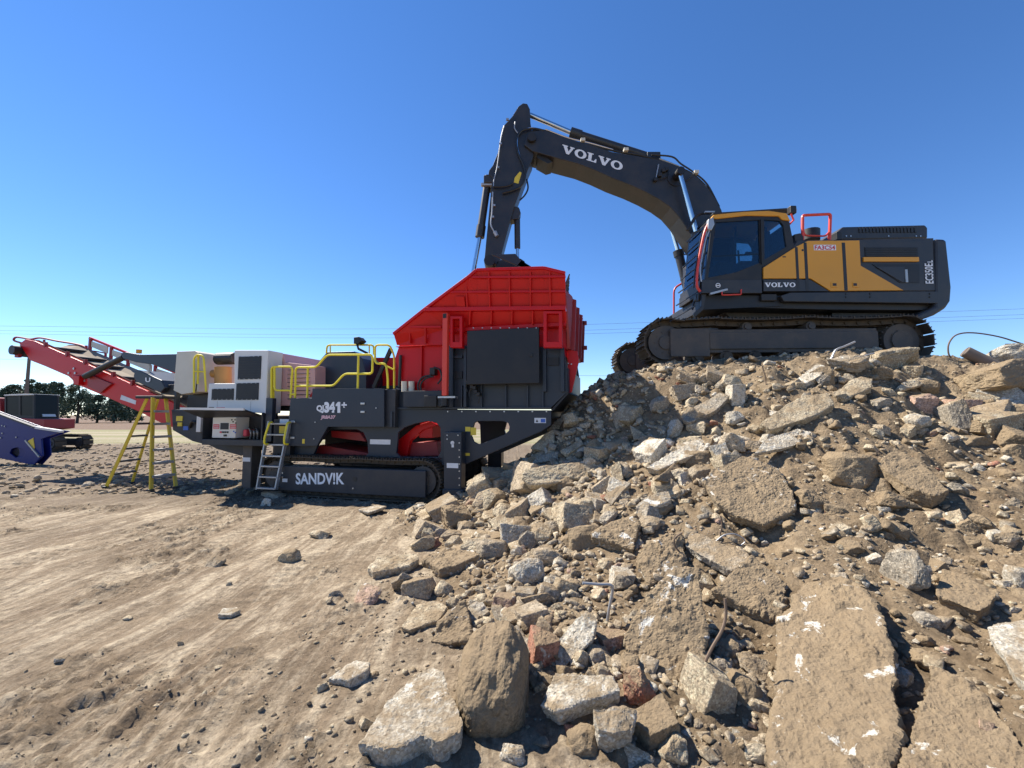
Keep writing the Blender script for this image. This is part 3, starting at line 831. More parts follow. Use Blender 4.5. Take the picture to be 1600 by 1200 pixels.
# --- red hopper
def wing(far):
    s = (lambda v: KW - v) if far else (lambda v: v)
    fix = lambda q, dv=0: Vector((q.x, s(q.y + dv), q.z))
    vt, vm, vb = -0.22, 0.0, 0.16
    A = [kp(*p, vt) for p in ((663, 484), (732, 433), (745, 422), (850, 419), (883, 427))]; A[0] = kp(663, 484, vm - .02)
    B = [kp(*p, vm) for p in ((664, 485), (728, 484.5), (746, 484), (850, 483), (884, 482))]
    C = [kp(*p, vm) for p in ((615, 522), (664, 485), (884, 482))]
    m = MB()
    for i in range(4):
        quad = [A[i], A[i + 1], B[i + 1], B[i]]; m.loft([fix(q) for q in quad], [fix(q, 0.03) for q in quad])
    w = m.build('hopper_wing', 'red_paint', crusher, 0.004)
    low = [kp(620, 539, vb), kp(690, 539, vb), kp(700, 512, vb), kp(884, 511, vb)]
    m = MB(); loop = [C[0], C[1], C[2], low[3], low[2], low[1], low[0]]
    m.loft([fix(q) for q in loop], [fix(q, 0.03) for q in loop]); m.build('lower_sheet', 'red_paint', w, 0.004)
    for i in range(4): MB().bar(fix(A[i]), fix(A[i + 1]), 0.06, 0.05).build('rim', 'red_paint', w, 0.006)
    MB().bar(fix(C[0]), fix(A[0]), 0.06, 0.05).build('rim', 'red_paint', w, 0.006)
    MB().bar(fix(kp(664, 484, -.03)), fix(kp(884, 481.5, -.03)), 0.09, 0.075).build('rail', 'red_paint', w, 0.008)
    def rib(P, Q, d0=.05, d1=.05, wd=.022):
        sh = Vector((wd, 0, 0))
        MB().loft([fix(P, -d0), fix(P, .01), fix(P + sh, .01), fix(P + sh, -d0)], [fix(Q, -d1), fix(Q, .01), fix(Q + sh, .01), fix(Q + sh, -d1)]).build('rib', 'red_paint', w)
    def up(px, py):                                  # a point on the flared sheet
        t = (py - 426) / (484 - 426); return kp(px, py, vt + (vm - vt) * max(0, t))
    for x0, y0, x1 in ((728, 442, 731), (763, 426, 766), (795, 425, 797), (828, 425, 829), (858, 426, 860)):
        rib(up(x0, y0), up(x1, 481), .03, .07)
    for y, x0 in ((434, 738), (457, 702)):
        MB().bar(fix(up(x0, y), -.02), fix(up(884, y - 1), -.02), .05, .04).build('stiffener', 'red_paint', w, .005)
    for x0, x1, y0 in ((640, 642, 512), (664, 666, 510)): rib(kp(x0, y0, .05), kp(x1, 537, vb), .02, .07)
    for x in (735, 768, 800, 832): rib(kp(x, 487, vm), kp(x + 1, 509, vb), .05, .12)
    MB().bar(fix(kp(632, 511, .04)), fix(kp(690, 511, .04)), .05, .035).build('stiffener', 'red_paint', w, .005)
    A0 = [kp(712, 464, -.1), kp(726, 464, -.1), kp(729, 484, 0), kp(716, 484, 0)]
    MB().loft([fix(q, -.04) for q in A0], [fix(q) for q in A0]).build('gusset', 'red_paint', w, .005)
    return w, fix
wn_, fx = wing(False)
wing(True)
for v, far in ((0.30, False), (KW - 0.36, True)):
    m = MB(); m.prism(K.pp([(624, 539), (690, 539), (700, 512), (884, 511), (886, 545), (700, 545), (692, 618), (632, 606), (617, 560)], 0.30), v, v + 0.06)
    body = m.build('hopper_body', 'red_paint', crusher, 0.004)
    if not far:
        kbox(MB(), 700, 509, 884, 513, 0.10, 0.30).build('rail', 'red_paint', body, 0.006)
        for x in (656,): kbox(MB(), x, 541, x + 3, 606, 0.24, 0.30).build('rib', 'red_paint', body)
        kbox(MB(), 618, 538, 690, 542, 0.20, 0.30).build('rail', 'red_paint', body, 0.005)
        for (x0, x1, y0, y1) in ((849, 878, 486, 543), (703, 722, 494, 543)):
            a = K.pp([(x0, y0), (x1, y0), (x1, y1), (x0, y1)], -.06); d = 5 if x1 - x0 > 22 else 4
            h = K.pp([(x0 + d, y0 + 4), (x1 - d, y0 + 4), (x1 - d, y1 - 9), (x0 + d, y1 - 9)], -.06)
            MB().prism(a, -.06, 0.06, [h]).build('hinge_bracket', 'red_paint', body, 0.006)
        kbox(MB(), 690, 489, 699, 618, -0.12, -0.02).build('prop_leg', 'orange_red_paint', body, 0.008)
        kbox(MB(), 692, 490, 697, 497, -0.13, -0.1).build('prop_pin', 'black_plastic', body)
        kbox(MB(), 684, 619, 711, 622, -0.12, 0.02).build('prop_pin', 'bolt_steel', body)
        MB().cyl(kp(694, 622, -.06), kp(694, 634, -.06), 0.07, 12).build('prop_foot', 'black_plastic', body, smooth=True)
# rear wall of the hopper, across the machine
ra, rb = kp(884, 457, -0.1), kp(886, 545, 0.3)
m = MB(); zt = kp(886, 458, 0.1).z
m.loft([(ra.x, -0.1, zt), (ra.x + 0.06, 0.3, zt), (ra.x + 0.06, KW - 0.3, zt), (ra.x, KW + 0.1, zt), (ra.x, KW - 0.3, zt), (ra.x, 0.3, zt)],
       [(rb.x, 0.3, rb.z), (rb.x + 0.05, 0.35, rb.z), (rb.x + 0.05, KW - 0.35, rb.z), (rb.x, KW - 0.3, rb.z), (rb.x - .04, KW - 0.36, rb.z), (rb.x - .04, 0.36, rb.z)])
rear = m.build('hopper_rear_wall', 'dull_red_paint', crusher, 0.006)
for v in (0.5, 1.1, 1.7, 2.3):
    MB().loft([(ra.x + 0.06, v, zt), (ra.x + 0.11, v, zt - 0.02), (ra.x + 0.11, v + 0.05, zt - 0.02), (ra.x + 0.06, v + 0.05, zt)],
              [(rb.x + 0.05, v, rb.z), (rb.x + 0.11, v, rb.z), (rb.x + 0.11, v + 0.05, rb.z), (rb.x + 0.05, v + 0.05, rb.z)]).build('rib', 'dull_red_paint', rear)
for z in (zt - 0.05, zt - 0.6):
    MB().box(ra.x + 0.02, ra.x + 0.15, KW - 0.45, KW - 0.38, z - 0.05, z + 0.04).build('lifting_lug', 'dull_red_paint', rear, 0.01)
m = MB(); m.prism([(rb.x - 0.02, rb.z + 0.02), (rb.x + 0.16, rb.z - 0.02), (rb.x + 0.18, rb.z - 0.2), (rb.x + 0.05, rb.z - 0.75), (rb.x - 0.01, rb.z - 0.75)], 0.5, 0.56)
m.build('rear_bracket', 'red_paint', crusher, 0.006)
bolts(rear, [(889, 541), (888, 568), (893, 569)], 0.48, 0.012)
m = MB(); kbox(m, 884, 575, 888, 612, 0.3, KW - 0.3); m.build('feed_end_plate', 'slate_paint', crusher)

# hydraulics on the red body
for x in (632, 643): MB().cyl(kp(x, 612, 0.2), kp(x, 596, 0.2), 0.055, 14).build('hydraulic_canister', 'cream_paint', crusher, smooth=True)
kbox(MB(), 630, 610, 690, 636, 0.05, 0.25).build('valve_bench', 'dark_frame_paint', crusher, 0.008)
kbox(MB(), 671, 574, 679, 586, 0.14, 0.28).build('hydraulic_motor', 'black_plastic', crusher, 0.01)
for pts in (((674, 586), (660, 590), (653, 602), (657, 616), (668, 624)), ((677, 588), (664, 592), (657, 603), (661, 616), (674, 622)), ((678, 574), (687, 578), (690, 590), (684, 600))):
    MB().tube(spline([kp(*p, 0.13) for p in pts], 6), 0.018, 7).build('hose', 'hose_rubber', crusher, smooth=True)
kbox(MB(), 662, 618, 682, 636, 0.0, 0.2).build('pump_block', 'black_plastic', crusher, 0.01)

# --- model-name side panel and walkway
pan = MB().prism(K.pp([(454, 622), (487, 622), (488, 607), (600, 607), (600, 667), (512, 667), (495, 697), (447, 697)], 0.02), 0.02, 0.07).build('side_panel', 'slate_paint', crusher, 0.008)
kbox(MB(), 600, 608, 618, 668, 0.10, 0.5).build('side_box', 'dark_frame_paint', crusher, 0.008)
kbox(MB(), 609, 643, 613, 667, 0.07, 0.1).build('post_strip', 'slate_paint', crusher)
def ktext(t, x0, x1, yb, yt, v, mat, parent, bold, name='lettering', shear=0):
    a, b, c = kp(x0, yb, v), kp(x1, yb, v), kp(x0, yt, v); return lettering(name, t, a, b - a, c - a, mat, parent, bold, shear)
ktext('QJ', 494.5, 506, 645.5, 633, 0.014, 'letter_white', pan, 0.05)
ktext('34', 506.5, 523.5, 645, 628, 0.014, 'letter_white', pan, 0.07)
MB().prism(K.pp([(524.5, 632), (528, 628), (531.5, 628), (531.5, 645), (527.2, 645), (527.2, 634), (524.5, 635)], 0.012), 0.012, 0.02).build('lettering', 'letter_white', pan)
ktext('+', 533.5, 542, 637, 628.5, 0.014, 'letter_white', pan, 0.04)
ktext('JR8A37', 501, 524.5, 656, 649, 0.014, 'letter_pale_pink', pan, 0.05, shear=0.12)
for (x, y) in ((566, 630.5), (566, 643.5), (457, 659), (456, 684)): kbox(MB(), x - 3, y - 1.6, x + 3.5, y + 1.6, 0.0, 0.02).build('latch', 'bolt_steel', pan, 0.004)
bolts(pan, [(588, 637.5), (493, 659.5), (491, 685.5)], 0.02, 0.012)
kbox(MB(), 472, 686, 476, 693, 0.014, 0.02).build('warning_sticker', 'sticker_yellow', pan)
a = kp(454, 622, 0.07); b = kp(600, 607, 0.07)
MB().box(kp(488, 607, .07).x, b.x, 0.072, 0.8, b.z - 0.05, b.z - 0.01).build('walkway', 'dark_frame_paint', crusher)
MB().box(a.x, kp(487, 622, .07).x, 0.072, 0.8, a.z - 0.05, a.z - 0.01).build('walkway', 'dark_frame_paint', crusher)
kbox(MB(), 413, 622, 426, 690, 0.1, 0.2).build('ladder_post', 'slate_paint', crusher, 0.006)
MB().prism(K.pp([(487, 577), (511, 550), (553, 549), (566, 560), (572, 585), (572, 608), (485, 608)], 0.85), 0.85, 1.5).build('jaw_cover', 'slate_paint', crusher, 0.01)
MB().prism(K.pp([(483, 620), (490, 609), (500, 620)], 0.5), 0.5, 0.56).build('guard_plate', 'red_paint', crusher)
MB().prism(K.pp([(560, 554), (620, 554), (620, 610), (560, 610)], 1.0), 1.51, 1.58).build('jaw_guard', 'red_paint', crusher)
MB().bar(kp(611, 545, 0.6), kp(584, 606, 0.6), 0.06, 0.07).build('brace', 'black_plastic', crusher)
MB().cyl(kp(626, 555, 0.25), kp(624, 604, 0.25), 0.03, 8).build('brace', 'black_plastic', crusher)
def rail(pts, v, r=0.021, rr=0.08): MB().tube(rounded([kp(*p, v) for p in pts], rr), r, 8).build('guard_rail', 'rail_yellow', crusher, smooth=True)
vr = 0.11
rail([(424, 622), (424, 573), (457, 573), (454, 622)], vr); rail([(429, 574), (429, 610), (454, 610)], vr)
MB().bar(kp(426, 622, vr + .04), kp(426, 575, vr + .04), 0.05, 0.05).build('guard_rail', 'rail_yellow', crusher)
rail([(461, 622), (462, 574), (494, 574), (511, 554.5), (582, 554), (582, 584), (538, 584), (521, 603), (462, 603)], vr)
rail([(481, 574), (480, 622)], vr); rail([(560, 555), (559, 607)], vr); rail([(454, 616), (462, 616)], vr)
rail([(510, 552), (511, 539), (584, 539), (584, 554)], 0.78, 0.02); rail([(516, 539), (516, 551)], 0.78, 0.015); rail([(577, 540), (577, 552)], 0.78, 0.015)
rail([(586, 554), (586, 539), (609, 539), (616, 556), (616, 607)], 0.45)
rail([(586, 553), (586, 568), (603, 568), (606, 590), (606, 607)], vr); rail([(604, 572), (616, 578)], 0.4, 0.016)
lamp = MB().prism(K.pp([(556, 528), (564, 527), (569, 533), (563, 538), (556, 538)], 0.7), 0.62, 0.8).build('work_lamp', 'black_plastic', crusher, 0.01)
MB().tube([kp(558, 538, 0.7), kp(560, 545, 0.7), kp(574, 552, 0.7)], 0.025, 6).build('lamp_arm', 'black_plastic', lamp)

# --- access ladder
lad = MB()
for (x0, x1) in ((421, 402), (453, 431)):
    lad.bar(kp(x0, 658, -0.02), kp(x1, 765, -0.16), 0.03, 0.07)
lad = lad.build('access_ladder', 'galvanised', crusher, 0.004)
for i, y in enumerate((662, 679, 694.5, 712, 728, 744.5, 762)):
    t = (y - 658) / 107.0; a = kp(421 - 19 * t, y, -0.02 - 0.14 * t); b = kp(453 - 22 * t, y, -0.02 - 0.14 * t)
    b.z = a.z
    MB().bar(a, b, 0.10, 0.03).build('step', 'galvanised', lad, 0.004)
for (x0, x1) in ((425, 413), (453, 444)):
    MB().tube(rounded([kp(x0, 660, -0.05), kp(x0 - 4, 660, -0.16), kp(x1, 685, -0.2), kp(x1, 694, -0.2), kp(x1 + 6, 694, -0.1)], 0.06), 0.02, 8).build('handrail', 'rail_yellow', lad, smooth=True)
kbox(MB(), 437, 655, 453, 661, 0.06, 0.07).build('warning_sticker', 'sticker_white', crusher)
kbox(MB(), 436, 666, 446, 677, 0.06, 0.07).build('warning_sticker', 'sticker_yellow', crusher)
kbox(MB(), 426, 655, 455, 716, 0.09, 0.2).build('ladder_backing', 'black_plate', crusher)

# --- power unit with mesh doors, engine canopy, tank
pu = MB().prism(K.pp([(366, 547), (419, 547), (415, 646), (323, 640), (326, 599), (366, 599)], 0.1), 0.1, 0.5).build('power_unit', 'white_paint', crusher, 0.015)
for (x0, y0, x1, y1) in ((371, 556, 408, 593), (368, 598, 404, 625), (330, 607, 365, 625)):
    d = kbox(MB(), x0, y0, x1, y1, 0.085, 0.1).build('mesh_panel', 'black_plate', pu, 0.004)
    for k in range(5):
        t = (k + 0.5) / 5
        bolts(d, [(x0 + (x1 - x0) * t, y0 + 1), (x0 + (x1 - x0) * t, y1 - 1)], 0.085, 0.008)
    for k in range(1, 9):
        y = y0 + (y1 - y0) * k / 9; kbox(MB(), x0 + 2, y, x1 - 2, y + 0.6, 0.078, 0.086).build('slat', 'black_plastic', d)
for x in (339, 391): kbox(MB(), x, 627, x + .7, 642, 0.097, 0.1).build('seam', 'sticker_black', pu)
kbox(MB(), 326, 636, 334, 638, 0.094, 0.1).build('sticker', 'sticker_black', pu); kbox(MB(), 338, 636.5, 351, 638, 0.094, 0.1).build('sticker', 'letter_red', pu)
cz = kp(441, 552, 0.95)
cn = MB().prism(K.pp([(405, 548), (441, 552), (446, 566), (492, 571), (492, 634), (405, 634)], 0.52), 0.52, 2.2).build('engine_canopy', 'white_paint_red_reflection', crusher, 0.012, label='white engine canopy with louvred side, red reflection painted into its colour')
for k in range(8):
    y = 577 + 6.5 * k
    kbox(MB(), 449, y, 484, y + 1.4, 0.50, 0.525).build('louvre', 'sticker_black', cn)
for (x, y) in ((433, 563), (436, 585), (428, 590), (432, 605)): kbox(MB(), x - 3, y, x + 4, y + .8, 0.51, 0.525).build('seam', 'sticker_black', cn)
kbox(MB(), 414, 634, 492, 642, .6, 2.2).build('canopy_sill', 'black_plate', crusher)
tk = MB().prism(K.pp([(276, 549), (304, 548), (310, 551), (309, 612), (283, 616), (271, 610)], 0.25), 0.25, 1.5).build('hydraulic_tank', 'cream_paint', crusher, 0.012)
for pts in (((303, 614), (303, 560), (308, 554), (318, 556), (322, 612)),): rail(pts, 0.2, 0.02)
rail([(303, 580), (321, 581)], 0.2, 0.016); rail([(310, 555), (309, 600)], 0.22, 0.02)
MB().tube([kp(311, 552, .25), kp(309, 590, .25), kp(306, 612, .25)], 0.015, 6).build('breather_pipe', 'black_plastic', crusher)
q = kp(340, 561, .5); q2 = kp(366, 561, .5)
MB().tube([(q.x, .5, q.z), (q.x + .05, .5, q.z), (q2.x + .05, .5, q.z)], 0.135, 16).build('air_cleaner', 'black_plastic', crusher, 0.03)
MB().tube([kp(349, 600, 0.5), kp(349, 590, .5), kp(349, 574, .5)], 0.17, 16).build('filter_bowl', 'amber_plastic', crusher, smooth=True)
MB().cyl(kp(333, 584, 0.45), kp(350, 584, 0.45), 0.09, 12).build('filter_inlet', 'amber_plastic', crusher, smooth=True)
# control bay
kbox(MB(), 315, 648, 410, 688, 0.45, 0.55).build('bay_back', 'black_plate', crusher)
kbox(MB(), 315, 688, 412, 695, 0.05, 0.9).build('bay_floor', 'dark_frame_paint', crusher, 0.006)
kbox(MB(), 315, 645, 318, 688, 0.06, 0.45).build('bay_side', 'dark_frame_paint', crusher)
kbox(MB(), 407, 645, 411, 688, 0.06, 0.45).build('bay_side', 'dark_frame_paint', crusher)
cb = kbox(MB(), 331, 652, 369, 684, 0.12, 0.45).build('control_cabinet', 'white_paint', crusher, 0.008)
kbox(MB(), 344, 661, 357, 671, 0.112, 0.12).build('display_screen', 'black_plate', cb)
for (x0, x1) in ((333, 342.5), (359, 369)):
    kbox(MB(), x0, 663, x1, 670, 0.115, 0.12).build('warning_sticker', 'letter_red', cb)
    for y in (665, 668): kbox(MB(), x0 + 1, y, x1 - 1, y + .9, 0.111, 0.115).build('sticker_line', 'sticker_white', cb)
for k in range(4): kbox(MB(), 343 + 3.6 * k, 674, 345.4 + 3.6 * k, 676.6, 0.105, 0.12).build('push_button', 'sticker_black' if k else 'letter_red', cb)
for (x, y) in ((361, 655), (366, 655), (363, 658), (367, 660)): kbox(MB(), x, y, x + 2, y + 2, 0.113, 0.12).build('warning_symbol', 'sticker_black', cb)
for (x, y) in ((364, 673), (366.5, 675)): kbox(MB(), x, y, x + 2, y + 2, 0.113, 0.12).build('warning_symbol', 'sticker_blue', cb)
kbox(MB(), 349, 679, 353, 682, 0.10, 0.12).build('cabinet_handle', 'sticker_black', cb)
kbox(MB(), 379, 671, 385, 682, 0.2, 0.4).build('fire_bottle', 'letter_red', crusher, 0.02)
for k in range(6): MB().tube(spline([kp(388 + 3 * k, 668 + 2 * (k % 3), 0.3), kp(392 + 2.6 * k, 676, 0.22), kp(390 + 3 * k, 688, 0.3)], 5), 0.014, 6).build('hose', 'hose_rubber' if k % 2 else 'galvanised', crusher, smooth=True)
A = [kp(284, 638.5, -0.55), kp(383, 639.5, -0.55), kp(408, 648, 0.1), kp(315, 651, 0.1)]
flap = MB().loft(A, [p + Vector((0, 0.0, -0.03)) for p in A]).build('bay_flap', 'dark_frame_paint', crusher, 0.004, label='raised flap over the control bay')
MB().bar(A[0] + Vector((0, -.02, 0)), A[1] + Vector((0, -.02, 0)), .035, .045).build('flap_edge', 'white_paint', flap)
# frame under the power unit
MB().prism(K.pp([(268, 640), (315, 640), (315, 693), (300, 689), (270, 672)], 0.3), 0.3, 0.36).build('conveyor_end_plate', 'dark_frame_paint', crusher, 0.006)
MB().prism(K.pp([(315, 690), (412, 693), (412, 702), (376, 712), (340, 702)], 0.5), 0.5, 0.56).build('under_frame', 'dark_frame_paint', crusher, 0.006)
kbox(MB(), 306, 650, 314, 675, 0.25, 0.3).build('junction_box', 'white_paint', crusher, 0.006)
for (x0, y0, x1, y1, mt) in ((275, 650, 285, 658, 'sticker_yellow'), (277, 660, 284, 666, 'sticker_yellow'), (286, 666, 294, 672, 'sticker_blue')): kbox(MB(), x0, y0, x1, y1, 0.285, 0.3).build('warning_sticker', mt, crusher)
MB().tube(spline([kp(296, 668, .28), kp(300, 659, .25), kp(306, 660, .26)], 6), 0.03, 8).build('hose', 'hose_rubber', crusher, smooth=True)
kbox(MB(), 271, 606, 276, 640, 0.6, 0.7).build('tank_post', 'dark_frame_paint', crusher)
kbox(MB(), 292, 616, 325, 640, 0.5, 1.4).build('tank_saddle', 'black_plate', crusher)
jl = kbox(MB(), 377, 694, 394, 762, 0.25, 0.5).build('jack_leg', 'track_frame_paint', crusher, 0.01)
kbox(MB(), 379, 715, 391, 721, 0.245, 0.25).build('warning_sticker', 'sticker_white', jl)
a = kp(340, 690, .5); b = kp(447, 650, .5); MB().box(a.x, b.x, 0.6, KW - 0.5, a.z, b.z).build('rear_frame', 'black_plate', crusher)

# --- main conveyor
vc = 0.85
gird = [(30, 537), (40, 530), (54, 533), (100, 553), (150, 575), (248, 619), (276, 632), (276, 668), (262, 666), (217, 643), (168, 621), (154, 615), (121, 601), (107, 588), (70, 572), (47, 563)]
conv = MB().prism(K.pp(gird, vc), vc, vc + 0.07).build('main_conveyor', 'red_paint', crusher, 0.006)
MB().prism(K.pp(gird, vc), vc + 1.03, vc + 1.10).build('far_girder', 'red_paint', conv, 0.006)
G = [kp(x, y, vc) for x, y in ((36, 534), (54, 535), (150, 577), (276, 634))]
belt = [Vector((p.x, 0, p.z - 0.06)) for p in G]
m = MB()
for i in range(len(belt) - 1):
    p, q = belt[i], belt[i + 1]
    for (y0, z0, y1, z1) in ((vc + 0.09, 0.14, vc + 0.35, 0.0), (vc + 0.35, 0.0, vc + 0.75, 0.0), (vc + 0.75, 0.0, vc + 1.01, 0.14)):
        A = [Vector((p.x, y0, p.z + z0)), Vector((p.x, y1, p.z + z1)), Vector((p.x, y1, p.z + z1 - 0.02)), Vector((p.x, y0, p.z + z0 - 0.02))]
        d = Vector((q.x - p.x, 0, q.z - p.z)); m.loft(A, [a + d for a in A])
m.build('belt', 'belt_rubber', conv)
e = kp(28, 548, vc); MB().cyl((e.x + .1, vc + .02, e.z), (e.x + .1, vc + 1.08, e.z), 0.17, 18).build('head_drum', 'black_plastic', conv, smooth=True)
MB().cyl((e.x + .06, vc - .16, e.z), (e.x + .06, vc, e.z), 0.13, 14).build('drive_motor', 'black_plastic', conv, smooth=True)
for (x, y) in ((27, 546), (29, 556)): q = kp(x, y, vc); MB().box(q.x - .05, q.x + .1, vc - .06, vc + .02, q.z - .05, q.z + .05).build('motor_bracket', 'dull_red_paint', conv, .008)
for i, x in enumerate((70, 104, 132, 176, 206)):
    y = 533 + (x - 54) * 0.4418; a = kp(x, y, vc)
    MB().box(a.x - .04, a.x + .04, vc + .98, vc + 1.04, a.z - .05, a.z + .38).build('skirt_bracket', 'dull_red_paint', conv, .006)
    MB().box(a.x - .035, a.x + .035, vc - .02, vc + .05, a.z - .04, a.z + .1).build('roller_bracket', 'dull_red_paint', conv, .006)
    MB().cyl((a.x, vc + .08, a.z - .04), (a.x, vc + 1.02, a.z - .04), 0.05, 8).build('roller', 'black_plastic', conv, smooth=True)
for x0, x1 in ((72, 98), (104, 128), (134, 170), (178, 203)):
    a, b = kp(x0, 533 + (x0 - 54) * .4418, vc), kp(x1, 533 + (x1 - 54) * .4418, vc)
    A = [Vector((a.x, vc + 1.0, a.z + .14)), Vector((b.x, vc + 1.0, b.z + .14)), Vector((b.x, vc + 1.0, b.z + .34)), Vector((a.x, vc + 1.0, a.z + .30))]
    MB().loft(A, [p + Vector((0, .03, 0)) for p in A]).build('skirt_board', 'cream_paint', conv)
a, b = kp(66, 538, vc), kp(210, 602, vc)
MB().bar((a.x, vc + 1.05, a.z + .36), (b.x, vc + 1.05, b.z + .40), .06, .06).build('skirt_rail', 'red_paint', conv)
MB().tube(spline([kp(*p, vc + 1.0) for p in ((34, 536), (22, 532), (25, 527), (36, 528), (48, 530), (64, 528), (90, 533), (115, 537), (131, 541), (136, 546))], 5), 0.03, 7).build('hydraulic_pipe', 'dull_red_paint', conv, smooth=True)
for x, y0, y1 in ((69, 531, 538), (135, 540, 550), (165, 552, 562)): MB().cyl(kp(x, y0, vc + 1.0), kp(x, y1, vc + 1.0), 0.03, 6).build('pipe_support', 'dull_red_paint', conv)
MB().tube([kp(115, 545, vc + 1.0), kp(150, 549, vc + 1), kp(165, 552, vc + 1.0)], 0.02, 6).build('hydraulic_pipe', 'dull_red_paint', conv)
MB().cyl(kp(133, 588, vc - .12), kp(194, 558, vc - .12), 0.075, 10).build('lift_strut', 'black_plastic', conv, smooth=True)
MB().prism(K.pp([(120, 586), (131, 588), (130, 602), (122, 601)], vc), vc - .1, vc).build('strut_lug', 'red_paint', conv, .01)
MB().prism(K.pp([(140, 584), (178, 600), (170, 606), (160, 614), (140, 604)], vc), vc - .05, vc).build('gusset_plate', 'dull_red_paint', conv, .01)
for (x, y) in ((108, 583), (116, 576), (118, 583), (123, 592), (133, 595), (142, 595)): q = kp(x, y, vc); MB().cyl((q.x, vc - .02, q.z), (q.x, vc + .02, q.z), 0.03, 8).build('bolt', 'bolt_steel', conv)
st = MB().prism(K.pp([(190, 617), (213, 626), (212, 632), (188, 624)], vc), vc - .006, vc).build('conveyor_decal', 'sticker_white', conv)
# magnet on its arm
arm = MB().prism(K.pp([(188, 552), (196, 550), (218, 554), (276, 553), (276, 583), (240, 570), (212, 566), (192, 560)], 0.6), 0.6, 0.78).build('magnet_arm', 'slate_paint', crusher, 0.01)
MB().prism(K.pp([(188, 552), (196, 550), (218, 554), (276, 553), (276, 583), (240, 570), (212, 566), (192, 560)], 0.6), 1.9, 2.08).build('far_arm', 'slate_paint', arm, 0.01)
q = kp(217, 552, 0.7); MB().cyl(q, q + Vector((0, 0, .09)), 0.06, 10).build('beacon', 'yellow_paint', arm, smooth=True)
MB().cyl(kp(234, 568, 0.9), kp(233, 588, .9), 0.03, 8).build('hanger', 'galvanised', arm)
MB().prism(K.pp([(210, 580), (216, 578), (252, 594), (258, 606), (250, 614), (212, 596), (208, 588)], 0.7), 0.7, 2.0).build('overband_magnet', 'slate_paint', crusher, 0.02)
ktext('U', 227, 235, 597, 590, 0.69, 'letter_white', crusher, 0.03, 'magnet_mark')
MB().prism(K.pp([(245, 603), (275, 600), (275, 618), (252, 616)], 0.8), 0.8, 1.6).build('tail_guard', 'black_plate', crusher, 0.01)

# ------------------------------------------------------------------ the excavator
E = Frame((4.7, 7.72, 2.42), R(0))
T = Frame((4.7, 7.40, 2.42), R(-3))
excavator = empty('tracked_excavator', E.o, 0)
tag(excavator, 'yellow and charcoal tracked excavator with its boom over the red hopper, standing on the mound', 'excavator')
def ep(px, py, v): return E.p(px, py, v)
def ebox(m, x0, y0, x1, y1, v0, v1):
    a = ep(x0, y1, v0); b = ep(x1, y0, v0); m.box(a.x, b.x, v0, v1, a.z, b.z); return m
def eprism(pts, vref, v0, v1, holes=()): return MB().prism(E.pp(pts, vref), v0, v1, [E.pp(h, vref) for h in holes])

# --- undercarriage on its own axes
def undercarriage():
    root = excavator
    tm = Matrix.Translation(T.o - E.o) @ Matrix.Rotation(T.yaw, 4, 'Z')
    a = T.p(1036, 537, 0.3); b = T.p(1398, 535, 0.3)
    z = (a.z + b.z) / 2; r = 0.40
    c0, c1 = (a.x, z + 0.0), (b.x, z + 0.0)
    shared = None
    for v in (0.0, 2.6):
        tr = MB()
        m = MB().box(c0[0] + 0.06, c1[0] - 0.45, v + 0.10, v + 0.50, z - 0.20, z + 0.22)
        m.box(c0[0] + 0.06, c0[0] + 0.75, v + 0.06, v + 0.10, z - 0.27, z + 0.24)
        m.box(c0[0] + 0.75, c1[0] - 0.45, v + 0.07, v + 0.10, z - 0.14, z + 0.16)
        tr = m.build('track_frame', 'track_frame_paint', root, 0.02); tr.matrix_local = tm
        shared = lay_track(tr, c0, c1, r, v, 0.6, 0.205, 0.03, shared)
        wheel(tr, 'idler', c0, 0.31, v + 0.14, v + 0.46, 'track_frame_paint', 0.4)
        wheel(tr, 'sprocket', c1, 0.30, v + 0.16, v + 0.44, 'track_frame_paint', 0.6, 17)
        for k in range(7):
            x = c0[0] + 0.55 + (c1[0] - c0[0] - 1.1) * k / 6
            wheel(tr, 'roller', (x, z - 0.27), 0.11, v + 0.10, v + 0.5, 'track_steel', 0.55)
        for t in (0.35, 0.62): wheel(tr, 'carrier_roller', (c0[0] + (c1[0] - c0[0]) * t, z + 0.27), 0.085, v + 0.12, v + 0.46, 'track_frame_paint', 0.6)
    xm = (c0[0] + c1[0]) / 2
    m = MB().box(xm - 0.95, xm + 0.75, 0.5, 2.7, z - 0.05, z + 0.42)
    m.cyl((xm, 1.6, z + 0.4), (xm, 1.6, z + 0.72), 0.72, 32)
    o = m.build('car_body', 'track_frame_paint', root, 0.02); o.matrix_local = tm
    return z + T.o.z - E.o.z
uz = undercarriage()

EW = 2.95
# --- deck and skirts
deck = eprism([(1098, 461), (1466, 474), (1466, 485), (1300, 484), (1130, 480), (1098, 484)], 0.12, 0.12, EW - 0.1).build('upper_frame', 'black_plastic', excavator, 0.01)
eprism([(1128, 484), (1400, 488), (1395, 499), (1140, 496)], 0.5, 0.5, EW - 0.5).build('swing_housing', 'track_frame_paint', excavator, 0.01)
sk = eprism([(1236, 457), (1466, 455), (1466, 474), (1225, 471), (1220, 462)], 0.0, 0.0, 0.1).build('side_skirt', 'boom_paint', excavator, 0.01)
for (x, y) in ((1322, 459), (1322, 464), (1360, 459), (1360, 464), (1453, 459), (1453, 464)):
    q = ep(x, y, 0); MB().cyl((q.x, -.01, q.z), (q.x, .01, q.z), .017, 8).build('bolt', 'sticker_black', sk)
eprism([(1098, 461), (1220, 462), (1225, 478), (1098, 484)], 0.1, 0.1, 0.4).build('step_box', 'black_plate', excavator, 0.01)
ebox(MB(), 1190, 459, 1214, 470, 0.04, 0.1).build('step_bracket', 'black_plastic', excavator, 0.015)

